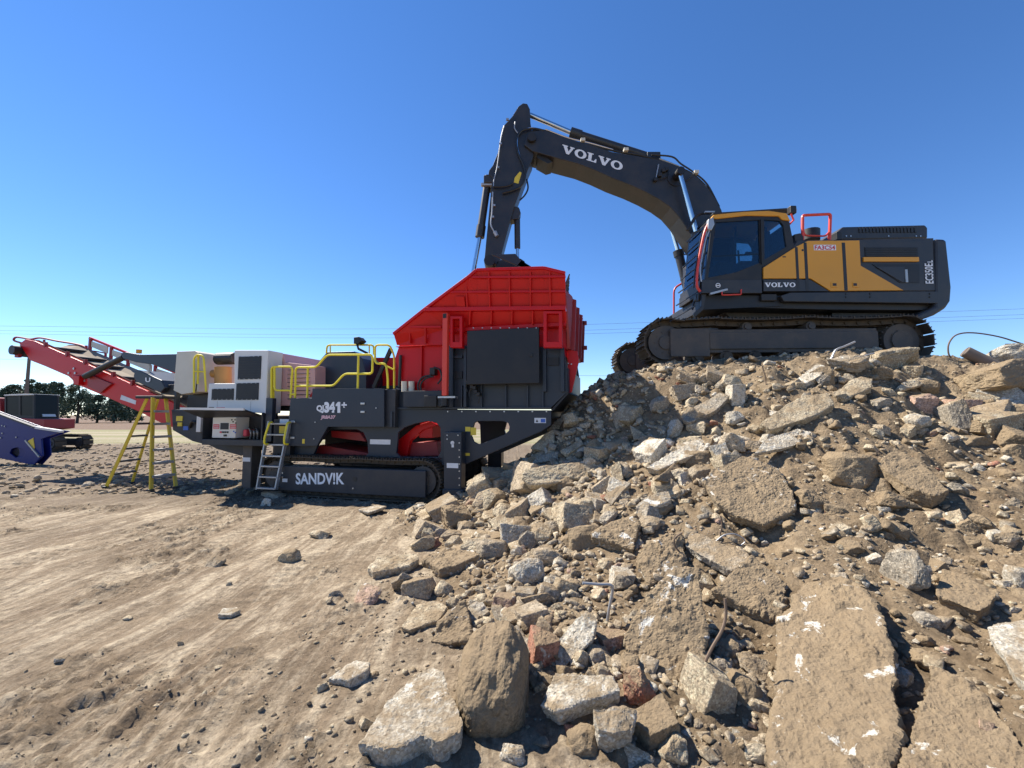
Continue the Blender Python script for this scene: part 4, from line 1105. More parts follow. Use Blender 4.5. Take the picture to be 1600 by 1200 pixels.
# --- engine house panels
house = eprism([(1246, 376), (1459, 372), (1462, 456), (1191, 456), (1191, 416), (1240, 384)], 0.035, 0.035, EW).build('engine_house', 'boom_paint', excavator, 0.012)
yel = [(1193, 418), (1243, 386), (1262, 376.5), (1343, 375.5), (1345, 415), (1412, 453.5), (1298, 454.5), (1267, 435), (1193, 435)]
yp = eprism(yel, 0.0, 0.0, 0.033).build('yellow_panel', 'yellow_paint', excavator, 0.005)
gp = eprism([(1193, 437), (1266, 437), (1296, 455), (1193, 455)], 0.0, 0.0, 0.033).build('grey_panel', 'boom_paint', excavator, 0.005)
for x in (1245.5, 1259.5, 1319.5):
    ebox(MB(), x, 379 if x > 1250 else 386, x + 0.9, 454, -0.003, 0.01).build('door_seam', 'sticker_black', yp)
q = ep(1254, 391, 0); MB().cyl((q.x, -.006, q.z), (q.x, .01, q.z), .02, 10).build('key_lock', 'sticker_black', yp)
ebox(MB(), 1223, 400.5, 1228, 402, -0.005, 0.01).build('key_lock', 'sticker_black', yp)
for x0, fl in ((1299, 1), (1333, -1)):
    h = ebox(MB(), x0, 440, x0 + 9, 449, -0.012, 0.01).build('door_handle', 'yellow_paint', yp, 0.01)
    ebox(MB(), x0 + (2.5 if fl > 0 else 0.8), 442.5, x0 + (8 if fl > 0 else 6), 446.5, -0.016, -0.011).build('handle_recess', 'sticker_black', h)
def etext(t, x0, x1, yb, yt, v, mat, parent, bold, name='lettering'):
    a, b, c = ep(x0, yb, v), ep(x1, yb, v), ep(x0, yt, v); return lettering(name, t, a, b - a, c - a, mat, parent, bold)
tg = ebox(MB(), 1272, 382.5, 1306, 391, -0.006, 0.0).build('fleet_number_plate', 'letter_white', yp)
etext('FA3C54', 1273, 1305, 390.3, 383.3, -0.009, 'letter_red', tg, 0.03)
a, b, c = ep(1195, 448.5, -.004), ep(1243, 448.5, -.004), ep(1195, 441.5, -.004)
serif_word('lettering', a, b - a, c - a, 'letter_white', gp)
# rear louvre panel
rl = ebox(MB(), 1346, 377, 1457, 454, 0.02, 0.034).build('louvre_panel', 'boom_paint', excavator, 0.004)
ebox(MB(), 1352, 386, 1434, 401, 0.012, 0.02).build('grille', 'black_plate', rl)
for k in range(5): ebox(MB(), 1353, 387.5 + 2.8 * k, 1433, 388.6 + 2.8 * k, 0.004, 0.012).build('louvre', 'black_plastic', rl)
ebox(MB(), 1350, 401.5, 1436, 408.5, -0.012, 0.02).build('yellow_stripe', 'yellow_paint', rl, 0.004)
eprism([(1362, 413), (1436, 413), (1436, 442), (1406, 442)], 0.02, 0.01, 0.02).build('grille', 'black_plate', rl)
eprism([(1368, 417), (1413, 417), (1413, 441), (1409, 441)], 0.01, 0.002, 0.01).build('hatch', 'boom_paint', rl, 0.003)
ebox(MB(), 1415.5, 421, 1418, 441, 0.0, 0.01).build('hatch_edge', 'galvanised', rl)
P0 = ep(1459.5, 443, -.0); P1 = ep(1457, 408, 0); up = ep(1446.5, 443, 0)
lettering('lettering', 'EC350E', ep(1459, 443, .012), ep(1457.5, 411.5, .012) - ep(1459, 443, .012), ep(1446, 443, .012) - ep(1459, 443, .012), 'letter_white', rl, 0.02)
lettering('lettering', 'L', ep(1457.5, 410, .012), ep(1457, 406.5, .012) - ep(1457.5, 410, .012), ep(1449, 410, .012) - ep(1457.5, 410, .012), 'letter_white', rl, 0.03)

# --- counterweight, rounded in plan
def counterweight():
    prof = [(1462, 372.5), (1477, 373), (1480, 376), (1488, 448), (1486.5, 470), (1478, 482), (1462, 492), (1426, 505), (1415, 500), (1462, 478)]
    pts = E.pp(prof, 0.0); xr = pts[0][0]
    loops = []
    for t in np.linspace(0, 1, 13):
        v = 0.0 + EW * t; k = 1 - abs(2 * t - 1); bulge = 0.34 * (1 - (1 - k) ** 2.2) - 0.02
        loops.append([(x + bulge * min(1, max(0, (x - xr) / 0.15)), v + 0.0, z) for x, z in pts])
    m = MB(); n = len(pts)
    for l in loops: m.v += l
    for i in range(len(loops) - 1):
        for k in range(n): m.f.append((i * n + k, i * n + (k + 1) % n, (i + 1) * n + (k + 1) % n, (i + 1) * n + k))
    tri = tessellate_polygon([[Vector((x, z, 0)) for x, z in pts]])
    m.f += [tuple(t) for t in tri] + [tuple((len(loops) - 1) * n + i for i in t) for t in tri]
    return m.build('counterweight', 'boom_paint', excavator, 0.04)
counterweight()
eprism([(1412, 489), (1462, 478), (1426, 500), (1300, 497), (1300, 489)], 0.3, 0.3, EW - 0.3).build('belly_plate', 'black_plate', excavator)

# --- hood with slots, handrail, exhaust
hood = eprism([(1300, 375), (1306, 364), (1317, 354), (1446, 351), (1450, 356), (1450, 372.5)], 0.45, 0.45, EW - 0.4).build('engine_hood', 'boom_paint', excavator, 0.03)
for k in range(17):
    x = 1342 + 5.4 * k; q0 = ep(x, 363.5, 0.45); q1 = ep(x + 2.4, 355.5, .45)
    MB().box(q0.x, q1.x, 0.437, 0.47, q0.z, q1.z).build('slot', 'sticker_black', hood)
for x in (1322, 1329, 1388, 1431, 1438): q = ep(x, 369, .45); MB().cyl((q.x, .44, q.z), (q.x, .46, q.z), .014, 8).build('bolt', 'bolt_steel', hood)
hr = MB().tube(rounded([ep(1254, 376, .25), ep(1254, 336.5, .25), ep(1297.5, 334.5, .25), ep(1296, 376, .25)], .05), .028, 8).build('handrail', 'orange_red_paint', excavator, smooth=True)
MB().tube(rounded([ep(1254.5, 358, .25), ep(1257, 368, .25), ep(1290, 369, .25), ep(1296, 362, .25)], .06), .018, 8).build('lower_rail', 'orange_red_paint', hr, smooth=True)
MB().cyl(ep(1267, 376, .8), ep(1267, 360, .8), .16, 18).build('pre_cleaner', 'black_plastic', excavator, smooth=True)
eprism([(1241, 366), (1251, 364), (1256, 370), (1256, 376), (1243, 381)], .1, .1, .3).build('mirror', 'black_plastic', excavator, .01)
ebox(MB(), 1308, 362, 1316, 374, .3, .5).build('hood_latch', 'black_plastic', excavator, .01)

# --- cab: hollow box with window openings
CW = 1.08
side = [(1097, 458), (1097, 442), (1102, 436), (1113, 341), (1165, 334), (1222, 336), (1233, 346), (1241, 385), (1190, 417), (1190, 458)]
w_door = [(1106.5, 434), (1119, 347), (1186, 343.5), (1187.5, 410.5), (1150, 425.5)]
w_rear = [(1194, 343), (1219, 345), (1224, 352), (1229, 385.5), (1194.5, 405.5)]
cab = eprism(side, 0.0, 0.0, 0.06, [w_door, w_rear]).build('cab', 'black_plastic', excavator, 0.008)
far_door = [(1119, 434), (1126, 347), (1186, 343.5), (1187.5, 410), (1160, 426)]
eprism(side, 0.0, CW - 0.06, CW, [far_door, w_rear]).build('cab_far_side', 'black_plastic', cab)
gl = eprism(w_door, 0.0, 0.02, 0.026).build('door_glass', 'cab_glass', cab)
eprism(w_rear, 0.0, 0.02, 0.026).build('rear_glass', 'cab_glass', cab)
eprism(far_door, 0.0, CW - .03, CW - .025).build('far_glass', 'cab_glass', cab)
eprism(w_rear, 0.0, CW - .03, CW - .025).build('far_glass', 'cab_glass', cab)
f0, f1 = ep(1102, 436, 0), ep(1113, 341, 0); b0, b1 = ep(1241, 385, 0), ep(1233, 346, 0)
MB().loft([(f0.x, .062, f0.z), (f1.x, .062, f1.z), (f1.x, CW - .062, f1.z), (f0.x, CW - .062, f0.z)], [(f0.x + .01, .062, f0.z), (f1.x + .01, .062, f1.z), (f1.x + .01, CW - .062, f1.z), (f0.x + .01, CW - .062, f0.z)]).build('windscreen', 'cab_glass', cab)
MB().loft([(b0.x - .01, .062, b0.z), (b1.x - .01, .062, b1.z), (b1.x - .01, CW - .062, b1.z), (b0.x - .01, CW - .062, b0.z)], [(b0.x, .062, b0.z), (b1.x, .062, b1.z), (b1.x, CW - .062, b1.z), (b0.x, CW - .062, b0.z)]).build('rear_window', 'cab_glass', cab)
c_ = ep(1097, 458, 0); d_ = ep(1190, 440, 0)
MB().box(c_.x, d_.x, .062, CW - .062, c_.z, c_.z + .06).build('cab_floor', 'black_plastic', cab)
MB().box(c_.x, c_.x + .05, .062, CW - .062, c_.z + .06, f0.z).build('cab_front_sill', 'black_plastic', cab)
roof = eprism([(1110, 342), (1114, 336.5), (1162, 331.5), (1200, 330), (1228, 334), (1234, 346), (1221, 344), (1216, 338.5), (1165, 337.5), (1120, 342.5)], 0.0, -0.025, 0.06).build('roof_side', 'yellow_paint', cab, 0.012)
eprism([(1114, 336.5), (1162, 331), (1200, 329.5), (1228, 333.5), (1232, 340), (1200, 336), (1162, 336.5), (1116, 341)], 0.0, 0.062, CW).build('roof', 'yellow_paint', cab, 0.01)
eprism([(1112, 334), (1236, 326), (1237, 329), (1112, 337)], 0.5, 0.45, CW + .05).build('roof_guard', 'black_plastic', cab, 0.01)
MB().bar(ep(1188.5, 343, -.004), ep(1190, 413, -.004), .02, .05).build('door_pillar', 'black_plastic', cab)
MB().bar(ep(1149, 345, .5), ep(1149, 400, .5), .03, .03).build('window_bar', 'black_plastic', cab)
MB().bar(ep(1112, 401, .03), ep(1186, 397, .03), .012, .03).build('window_rail', 'black_plastic', cab)
lg = ebox(MB(), 1097, 437, 1190, 458, -.015, 0).build('door_base', 'boom_paint', cab, .008)
q = ep(1122, 446, -.02)
ring = [(q.x + .045 * math.cos(k * math.pi / 10), q.z + .045 * math.sin(k * math.pi / 10)) for k in range(20)]; inn = [(q.x + .034 * math.cos(k * math.pi / 10), q.z + .034 * math.sin(k * math.pi / 10)) for k in range(20)]
MB().prism(ring, -.022, -.015, [inn]).build('emblem', 'letter_white', lg); MB().box(q.x - .03, q.x + .03, -.022, -.016, q.z - .008, q.z + .008).build('emblem', 'letter_white', lg)
MB().tube(rounded([ep(1128, 454, -.02), ep(1128, 461, -.05), ep(1158, 460, -.05), ep(1158, 452.5, -.02)], .03), .014, 8).build('step_rail', 'orange_red_paint', cab, smooth=True)
MB().bar(ep(1109, 459.5, -.02), ep(1136, 452.5, -.02), .05, .035).build('door_arm', 'galvanised', cab)
eprism([(1097, 437), (1104, 437), (1104, 458), (1099, 484), (1086, 496), (1084, 490), (1096, 478)], 0.05, 0.05, 0.12).build('cab_mount', 'boom_paint', cab, .01)
# seat and controls inside
st = MB(); sx = ep(1172, 440, .5)
st.box(sx.x - .28, sx.x + .25, .32, .80, sx.z + .22, sx.z + .36)
st.loft([(sx.x + .16, .34, sx.z + .36), (sx.x + .30, .34, sx.z + .36), (sx.x + .30, .78, sx.z + .36), (sx.x + .16, .78, sx.z + .36)], [(sx.x + .28, .38, sx.z + .98), (sx.x + .38, .38, sx.z + .98), (sx.x + .38, .74, sx.z + .98), (sx.x + .28, .74, sx.z + .98)])
st.box(sx.x + .26, sx.x + .36, .44, .68, sx.z + 1.0, sx.z + 1.22)
st.box(sx.x - .2, sx.x + .2, .26, .32, sx.z + .45, sx.z + .52); st.cyl((sx.x, .55, sx.z), (sx.x, .55, sx.z + .22), .12, 12)
st.build('seat', 'seat_fabric', cab, .03)
MB().tube([(sx.x - .3, .3, sx.z + .1), (sx.x - .32, .3, sx.z + .55)], .02, 6).build('control_lever', 'black_plastic', cab)
MB().box(sx.x - .75, sx.x - .5, .2, .85, sx.z - .1, sx.z + .3).build('dashboard', 'seat_fabric', cab, .03)
# front guard bars, hoses, mirror, lights
gd = MB()
for v in (0.06, 0.32, 0.58, 0.84, CW):
    gd.bar(ep(1082, 484, v) if v > 0.1 else ep(1090, 470, v), ep(1108, 345, v) if v > .1 else ep(1108, 344, v), .025, .03)
for k in range(7):
    t = k / 6; p = ep(1086 + 22 * t, 478 - 134 * t, .06); gd.bar(p, p + Vector((0, CW - .06, 0)), .02, .02)
gd.build('front_guard', 'black_plastic', cab)
MB().tube(spline([ep(*p, -.02) for p in ((1111, 343), (1102, 360), (1096, 385), (1090, 420), (1089, 446), (1094, 456))], 6), .024, 8).build('red_hose', 'orange_red_paint', cab, smooth=True)
MB().tube(spline([ep(*p, .0) for p in ((1109, 346), (1098, 362), (1092, 390), (1086, 425), (1084, 450))], 6), .014, 6).build('hose', 'hose_rubber', cab, smooth=True)
MB().tube(spline([ep(*p, -.03) for p in ((1114, 348), (1104, 370), (1098, 395), (1094, 420), (1096, 440))], 6), .012, 6).build('hose', 'galvanised', cab, smooth=True)
eprism([(1107, 342), (1115, 339), (1117, 350), (1112, 360), (1106, 358)], -.06, -.06, .03).build('side_mirror', 'galvanised', cab, .015)
MB().tube(rounded([ep(1074, 360, .9), ep(1090, 333, .9), ep(1116, 333, .9)], .15), .03, 8).build('guard_hoop', 'black_plastic', cab, smooth=True)
MB().bar(ep(1101, 331.5, .8), ep(1116, 331.5, .8), .05, .03).build('light_bar', 'galvanised', cab)
for v in (.1, .6):
    q = ep(1238, 331, v); MB().box(q.x - .07, q.x + .05, v - .06, v + .06, q.z - .05, q.z + .1).build('work_light', 'black_plastic', cab, .02)
    MB().cyl((q.x + .05, v, q.z + .02), (q.x + .058, v, q.z + .02), .045, 12).build('lens', 'lamp_lens', cab)
MB().tube([ep(1236, 334, .06), ep(1240, 344, .06), ep(1234, 350, .06)], .018, 6).build('light_bracket', 'orange_red_paint', cab)
for v in (.2, .75):
    q = ep(1093, 462, v); MB().box(q.x - .09, q.x + .03, v - .07, v + .07, q.z - .1, q.z + .02).build('work_light', 'black_plastic', cab, .02)
MB().tube(rounded([ep(1053, 496, 2.2), ep(1053, 450, 2.2), ep(1069, 441, 2.2)], .12), .022, 8).build('grab_rail', 'orange_red_paint', excavator, smooth=True)
ebox(MB(), 1092, 400, 1125, 480, 1.2, 2.0).build('boom_bracket', 'black_plastic', excavator, .02)

# --- boom
BV0, BV1 = 1.30, 1.92
b_up = [(823, 212), (826, 206), (849, 203), (888, 216), (956, 237), (1009, 246), (1040, 252), (1061, 261), (1078, 269), (1093, 280), (1106, 294), (1117, 310), (1128, 330), (1140, 360), (1150, 395), (1152, 430)]
b_lo = [(1110, 430), (1104, 410), (1092, 385), (1074, 358), (1062, 340), (1048, 324), (1031, 312), (1009, 300), (985, 289), (956, 278), (930, 266), (904, 256), (870, 247), (846, 240), (832, 236), (819, 226)]
boom = eprism(b_up + b_lo, BV0, BV0, BV1).build('boom', 'boom_paint', excavator, 0.012)
eprism([(838, 232), (850, 238), (864, 250), (856, 252), (840, 243)], BV0, BV0 + .08, BV1 - .08).build('boom_nose', 'black_plastic', boom)
a = ep(877, 238, BV0 - .006); b = ep(972, 267, BV0 - .006); c = ep(879, 225.5, BV0 - .006)
serif_word('lettering', a, b - a, c - a, 'letter_white', boom)
q = ep(831, 217, BV0); MB().cyl((q.x, BV0 - .08, q.z), (q.x, BV1 + .08, q.z), .10, 18).build('nose_pin', 'black_plastic', boom, smooth=True)
q = ep(1056, 278, BV0); MB().cyl((q.x, BV0 - .30, q.z), (q.x, BV1 + .30, q.z), .085, 18).build('cylinder_pin', 'black_plastic', boom, smooth=True)
MB().cyl((q.x, BV0 - .02, q.z), (q.x, BV0, q.z), .19, 24).build('pin_boss', 'boom_paint', boom, smooth=True)
for pts, r, mt in ((((824, 208), (850, 206), (890, 222), (915, 227), (960, 238), (985, 242), (1010, 247), (1045, 258), (1075, 270), (1095, 285), (1112, 305), (1126, 332)), .022, 'hose_rubber'),
                   (((852, 204), (890, 218), (920, 225), (958, 236)), .015, 'chrome'),
                   (((1018, 244), (1050, 247), (1064, 258), (1085, 272), (1105, 290), (1124, 325)), .018, 'hose_rubber'),
                   (((1030, 250), (1060, 262), (1083, 275), (1102, 293), (1118, 320)), .018, 'galvanised')):
    MB().tube(spline([ep(*p, BV0 + .1) + Vector((0, 0, .03)) for p in pts], 5), r, 6).build('hydraulic_line', mt, boom, smooth=True)
for (x, y) in ((910, 224), (977, 239), (1086, 274)): q = ep(x, y, BV0 + .1); MB().box(q.x - .05, q.x + .05, BV0 + .0, BV0 + .3, q.z, q.z + .07).build('line_clamp', 'cream_paint', boom, .008)
MB().tube(spline([ep(*p, BV0 - .02) for p in ((1029, 257), (1027, 268), (1024, 284))], 4), .014, 6).build('pipe', 'galvanised', boom, smooth=True)
for (x, y) in ((1023, 282), (1030, 275), (1036, 268), (1040, 266)): q = ep(x, y, BV0); MB().box(q.x - .04, q.x + .04, BV0 - .07, BV0, q.z - .04, q.z + .04).build('valve', 'black_plastic', boom, .008)
MB().tube(spline([ep(*p, BV0 - .05) for p in ((1030, 280), (1042, 276), (1046, 266), (1040, 262))], 5), .012, 6).build('hose', 'hose_rubber', boom, smooth=True)
MB().tube(spline([ep(*p, BV0 - .06) for p in ((1063, 281), (1073, 282), (1080, 275), (1086, 272))], 5), .012, 6).build('hose', 'hose_rubber', boom, smooth=True)
# boom cylinders, both sides
for v in (BV0 - .20, BV1 + .20):
    top = ep(1056, 278, BV0); z = Vector((0, v - BV0, 0)); t1 = ep(1083, 372, BV0); t2 = ep(1100, 440, BV0)
    MB().cyl(top + z, t1 + z, .052, 14).build('boom_cylinder_rod', 'chrome', boom, smooth=True)
    MB().cyl(t1 + z, t2 + z, .10, 16).build('boom_cylinder', 'boom_paint', boom, smooth=True)
    MB().cyl(t1 + z - (t2 - t1) * .04, t1 + z + (t2 - t1) * .1, .12, 16).build('gland', 'black_plastic', boom, smooth=True)
# arm cylinder on top of the boom
vm = (BV0 + BV1) / 2
r0, r1, r2 = ep(828, 175, vm - .1), ep(894, 203, vm - .1), ep(1020, 243, vm - .1)
for p in (r0, r1, r2): p.y = vm
MB().cyl(r0, r1, .055, 14).build('arm_cylinder_rod', 'chrome', boom, smooth=True)
MB().cyl(r1, r2, .095, 18).build('arm_cylinder', 'boom_paint', boom, smooth=True)
MB().cyl(r1 - (r2 - r1) * .015, r1 + (r2 - r1) * .12, .115, 18).build('gland', 'boom_paint', boom, smooth=True)
MB().box(r2.x - .14, r2.x + .16, vm - .16, vm + .16, r2.z - .22, r2.z + .06).build('cylinder_bracket', 'boom_paint', boom, .02)

# --- arm
AV0, AV1 = 1.36, 1.86
arm_o = [(817, 161), (824, 162), (828, 170), (829, 192), (831, 205), (836, 222), (833, 246), (826, 262), (802, 328), (790, 372), (783, 400), (779, 412), (758, 414), (757, 404), (760, 372), (764, 330), (768, 290), (770, 279), (763, 272), (764, 266), (770, 258), (778, 238), (781, 222), (784, 200), (788, 195), (800, 182), (810, 166)]
armo = eprism(arm_o, AV0, AV0, AV1).build('arm', 'boom_paint', excavator, .015)
eprism([(804, 278), (812, 268), (815, 270), (810, 287), (803, 285)], AV0 - .004, AV0 - .005, AV0).build('warning_sticker', 'sticker_yellow', armo)
for pts, r, mt in ((((850, 204), (833, 201), (815, 205), (807, 220), (810, 240), (818, 258), (821, 275), (815, 290), (800, 298), (785, 302)), .022, 'hose_rubber'),
                   (((846, 202), (828, 200), (812, 208), (808, 226), (814, 250)), .014, 'chrome'),
                   (((823, 280), (825, 294), (820, 305), (812, 313)), .018, 'hose_rubber'),
                   (((770, 292), (785, 292), (795, 290), (802, 286)), .020, 'hose_rubber'),
                   (((788, 196), (783, 215), (779, 245), (776, 265), (772, 280), (771, 292)), .012, 'galvanised'),
                   (((805, 190), (804, 200), (809, 208)), .012, 'galvanised'),
                   (((770, 300), (769, 330), (767, 350), (772, 362)), .016, 'galvanised')):
    MB().tube(spline([ep(*p, AV0 - .05) for p in pts], 5), r, 6).build('hose', mt, armo, smooth=True)
q = ep(773, 362, AV0 - .05); MB().tube([q, q + Vector((.05, 0, -.1))], .045, 8).build('coupler', 'galvanised', armo)
for (x, y) in ((793, 188), (782, 226), (778, 263), (772, 322), (770, 340)): q = ep(x, y, AV0); MB().box(q.x - .03, q.x + .03, AV0 - .05, AV0, q.z - .02, q.z + .02).build('line_clamp', 'galvanised', armo)
# bucket cylinder on the back of the arm
k0, k1, k2 = ep(763, 276, AV0 + .2), ep(750, 368, AV0 + .2), ep(739, 428, AV0 + .2)
MB().cyl(k0, k1, .085, 16).build('bucket_cylinder', 'boom_paint', armo, smooth=True)
MB().cyl(k1 + (k0 - k1) * .16, k1 - (k0 - k1) * .03, .105, 16).build('gland', 'boom_paint', armo, smooth=True)
MB().cyl(k1, k2, .05, 14).build('bucket_cylinder_rod', 'chrome', armo, smooth=True)
q = ep(763, 283, AV0 + .1); MB().box(q.x - .1, q.x + .12, AV0 + .02, AV1 - .02, q.z - .08, q.z + .1).build('cylinder_bracket', 'boom_paint', armo, .02)
MB().box(q.x - .16, q.x + .1, AV0 + .05, AV0 + .14, q.z - .12, q.z - .06).build('valve', 'galvanised', armo, .01)
# thumb cylinder in front of the arm
h0, h1, h2 = ep(808, 328, AV0 + .15), ep(808.5, 388, AV0 + .15), ep(809, 408, AV0 + .15)
MB().cyl(h0, h1, .065, 14).build('coupler_cylinder', 'boom_paint', armo, smooth=True)
MB().cyl(h1, h2, .035, 12).build('coupler_cylinder_rod', 'chrome', armo, smooth=True)
eprism([(797, 332), (804, 320), (811, 322), (814, 331), (810, 340), (798, 342)], AV0, AV0 + .05, AV0 + .3).build('cylinder_lug', 'boom_paint', armo, .015)
q = ep(765, 409, AV0); MB().cyl((q.x, AV0 - .08, q.z), (q.x, AV1 + .08, q.z), .12, 16).build('bucket_pin', 'black_plastic', armo, smooth=True)
eprism([(775, 408), (790, 404), (800, 406), (806, 402), (814, 404), (820, 408), (822, 419), (774, 419)], AV0, AV0, AV0 + .5).build('quick_coupler', 'black_plastic', armo, .02)
# bucket, down in the hopper, teeth towards the machine
bk = empty('bucket', (0, 0, 0)); bk.parent = excavator
p0 = ep(770, 416, AV0 + .25); bx, bz = p0.x, p0.z
prof = [(0, 0), (0.5, 0.02), (0.62, -0.12), (0.35, -0.45), (0.3, -0.8), (0.55, -1.08), (0.95, -1.1), (1.42, -0.62)]
vv0, vv1 = AV0 - .45, AV1 + .45
for v in (vv0, vv1 - .04): MB().prism([(bx + a, bz + b) for a, b in prof], v, v + .04).build('bucket_cheek', 'boom_paint', bk, .01)
sh = MB()
for i in range(2, 7):
    (a, b), (c, d) = prof[i], prof[i + 1]; sh.loft([(bx + a, vv0, bz + b), (bx + c, vv0, bz + d), (bx + c, vv0, bz + d - .05), (bx + a, vv0, bz + b - .05)], [(bx + a, vv1, bz + b), (bx + c, vv1, bz + d), (bx + c, vv1, bz + d - .05), (bx + a, vv1, bz + b - .05)])
sh.build('bucket_shell', 'boom_paint', bk, .01)
for k in range(6):
    v = vv0 + .06 + (vv1 - vv0 - .2) * k / 5; t = ep(891 - .3 * k, 427 + 5.6 * k, v); u, w_ = t.x, t.z
    MB().loft([(u - .20, v - .02, w_ - .42), (u - .10, v - .02, w_ - .46), (u - .10, v + .12, w_ - .46), (u - .20, v + .12, w_ - .42)], [(u - .02, v + .03, w_), (u, v + .03, w_ - .01), (u, v + .07, w_ - .01), (u - .02, v + .07, w_)]).build('tooth', 'track_frame_paint', bk)
MB().loft([(bx + 1.36, vv0, bz - .66), (bx + 1.42, vv0, bz - .72), (bx + 1.42, vv1, bz - .72), (bx + 1.36, vv1, bz - .66)], [(ep(884, 452, AV0).x, vv0, ep(884, 452, AV0).z), (ep(886, 452, AV0).x, vv0, ep(886, 452, AV0).z), (ep(886, 452, AV0).x, vv1, ep(886, 452, AV0).z), (ep(884, 452, AV0).x, vv1, ep(884, 452, AV0).z)]).build('cutting_edge', 'track_frame_paint', bk)

# ------------------------------------------------------------------ yellow stepladder in front of the conveyor
lb = on_ground(236, 768)
S = Frame((lb.x, lb.y, 0), 0.0)
step = empty('stepladder', S.o)
tag(step, 'yellow fibreglass A-frame stepladder standing open in front of the red conveyor', 'ladder')
gB, gD, gA, gC = (S.local(on_ground(*p)) for p in ((236, 768), (275, 763), (165, 763), (206, 756)))
ymid = (gB.y + gC.y) / 2
tB, tD, tA, tC = S.p(239, 622, gB.y + .25), S.p(259, 622, gD.y + .25), S.p(230, 622, gA.y + .15), S.p(247, 622, gC.y - .05)
zt_ = (tB.z + tD.z) / 2
for p in (tB, tD, tA, tC): p.z = zt_
for a, b in ((gB, tB), (gD, tD)): MB().bar(a, b, .035, .085).build('front_rail', 'ladder_yellow', step, .005)
for a, b in ((gA, tA), (gC, tC)): MB().bar(a, b, .03, .06).build('rear_rail', 'ladder_yellow', step, .005)
for t in (.15, .29, .43, .57, .71, .85): MB().bar(gB.lerp(tB, t), gD.lerp(tD, t), .09, .05).build('tread', 'galvanised', step, .004)
for t in (.15, .29, .43, .57, .71, .85): MB().bar(gA.lerp(tA, t), gC.lerp(tC, t), .04, .045).build('rear_brace', 'dark_frame_paint', step)
c = (tA + tB + tC + tD) / 4; MB().box(c.x - .3, c.x + .3, c.y - .2, c.y + .2, zt_ - .01, zt_ + .05).build('top_cap', 'black_plastic', step, .01)
for p in (gA, gB, gC, gD): MB().box(p.x - .04, p.x + .04, p.y - .05, p.y + .05, 0, .05).build('foot', 'black_plastic', step, .01)

# ------------------------------------------------------------------ blue hopper at the left edge
q = on_ground(50, 727); B = Frame((q.x, q.y, 0), R(-10))
bl = empty('blue_hopper', B.o, B.yaw); tag(bl, 'dark blue steel conveyor tail hopper with pale edge strips, cut off by the left edge', 'hopper')
P = B.pp([(-70, 622), (0, 648), (57, 669), (97, 674), (64, 686), (66, 712), (52, 727), (0, 716), (-70, 700)], 0)
hole = B.pp([(15, 708), (18, 701), (27, 699), (36, 702), (40, 708), (36, 714), (24, 715)], 0)
MB().prism(P, 0, .05, [hole]).build('side_plate', 'blue_paint', bl, .008)
MB().prism(P, .22, .25).build('far_plate', 'blue_paint', bl, .008)
MB().prism(B.pp([(-70, 660), (40, 690), (52, 724), (-70, 700)], .1), .06, .21).build('trough', 'blue_paint', bl)
MB().bar(B.p(-70, 621, 0), B.p(57, 668, 0), .12, .05).build('edge_strip', 'dark_frame_paint', bl, .005)
MB().bar(B.p(57, 668, -.02), B.p(97, 674, -.02), .10, .07).build('edge_strip', 'white_paint', bl, .005)
MB().bar(B.p(40, 688, -.02), B.p(62, 714, -.02), .05, .05).build('lip_strip', 'galvanised', bl, .005)
h = B.p(27, 707, .1); MB().cyl((h.x, .06, h.z), (h.x, .2, h.z), .16, 18).build('bearing', 'black_plastic', bl, smooth=True)
MB().prism(B.pp([(42, 690), (52, 684), (54, 700), (50, 704)], -.01), -.012, 0).build('sticker', 'sticker_yellow', bl)
MB().bar(B.p(52, 697, .3), B.p(68, 680, .3), .05, .05).build('stay', 'dark_frame_paint', bl)
for (x, y) in ((4, 665), (8, 666), (4, 677), (2, 684), (26, 683), (50, 667)): h = B.p(x, y, 0); MB().cyl((h.x, -.02, h.z), (h.x, 0, h.z), .025, 8).build('bolt', 'galvanised', bl)

# ------------------------------------------------------------------ red tracked machine with dark cab beyond it
q = on_ground(60, 706); D = Frame((q.x, q.y, 0), R(-6))
rm = empty('red_tracked_machine', D.o, D.yaw); tag(rm, 'small red tracked machine with a dark glass cab behind the blue hopper', 'machine')
def dprism(p, vr_, a, b, h=()): return MB().prism(D.pp(p, vr_), a, b, [D.pp(k, vr_) for k in h])
def dz(px, py): return D.p(px, py, 0)
c0, c1 = (dz(10, 690).x, .34), (dz(76, 690).x, .34)
for v in (0.0, 1.1):
    t = MB().box(c0[0], c1[0], v + .05, v + .4, .2, .5).build('track', 'track_frame_paint', rm, .01)
    lay_track(t, c0, c1, .32, v, .42, .2, .01)
    wheel(t, 'sprocket', c1, .22, v + .05, v + .36, 'track_frame_paint', .5); wheel(t, 'idler', c0, .22, v + .05, v + .36, 'track_frame_paint', .5)
dprism([(-60, 656), (30, 653), (70, 655), (69, 670), (-60, 690)], .1, .1, 1.3).build('body', 'dull_red_paint', rm, .02)
dprism([(-10, 672), (60, 672), (55, 682), (-10, 684)], .3, .3, 1.2).build('under_body', 'black_plate', rm)
pane = [(9.5, 620), (20, 619), (29, 618.5), (29, 648), (9.5, 648)]; pane2 = [(32, 618.5), (51, 618), (51, 650), (32, 649)]
cb_ = dprism([(7, 617), (53, 616), (53, 655), (7, 655)], .2, .2, .26, [pane, pane2]).build('cab', 'black_plastic', rm, .01)
dprism([(7, 617), (53, 616), (53, 655), (7, 655)], .2, 1.1, 1.16).build('cab_far_side', 'black_plastic', cb_)
for p in (pane, pane2): dprism(p, .2, .22, .23).build('window', 'dark_glass', cb_)
dprism([(8, 617), (20, 616), (35, 615.5), (53, 615.5), (53, 617.4), (8, 618.5)], .2, .15, 1.2).build('roof', 'white_paint', cb_, .01)
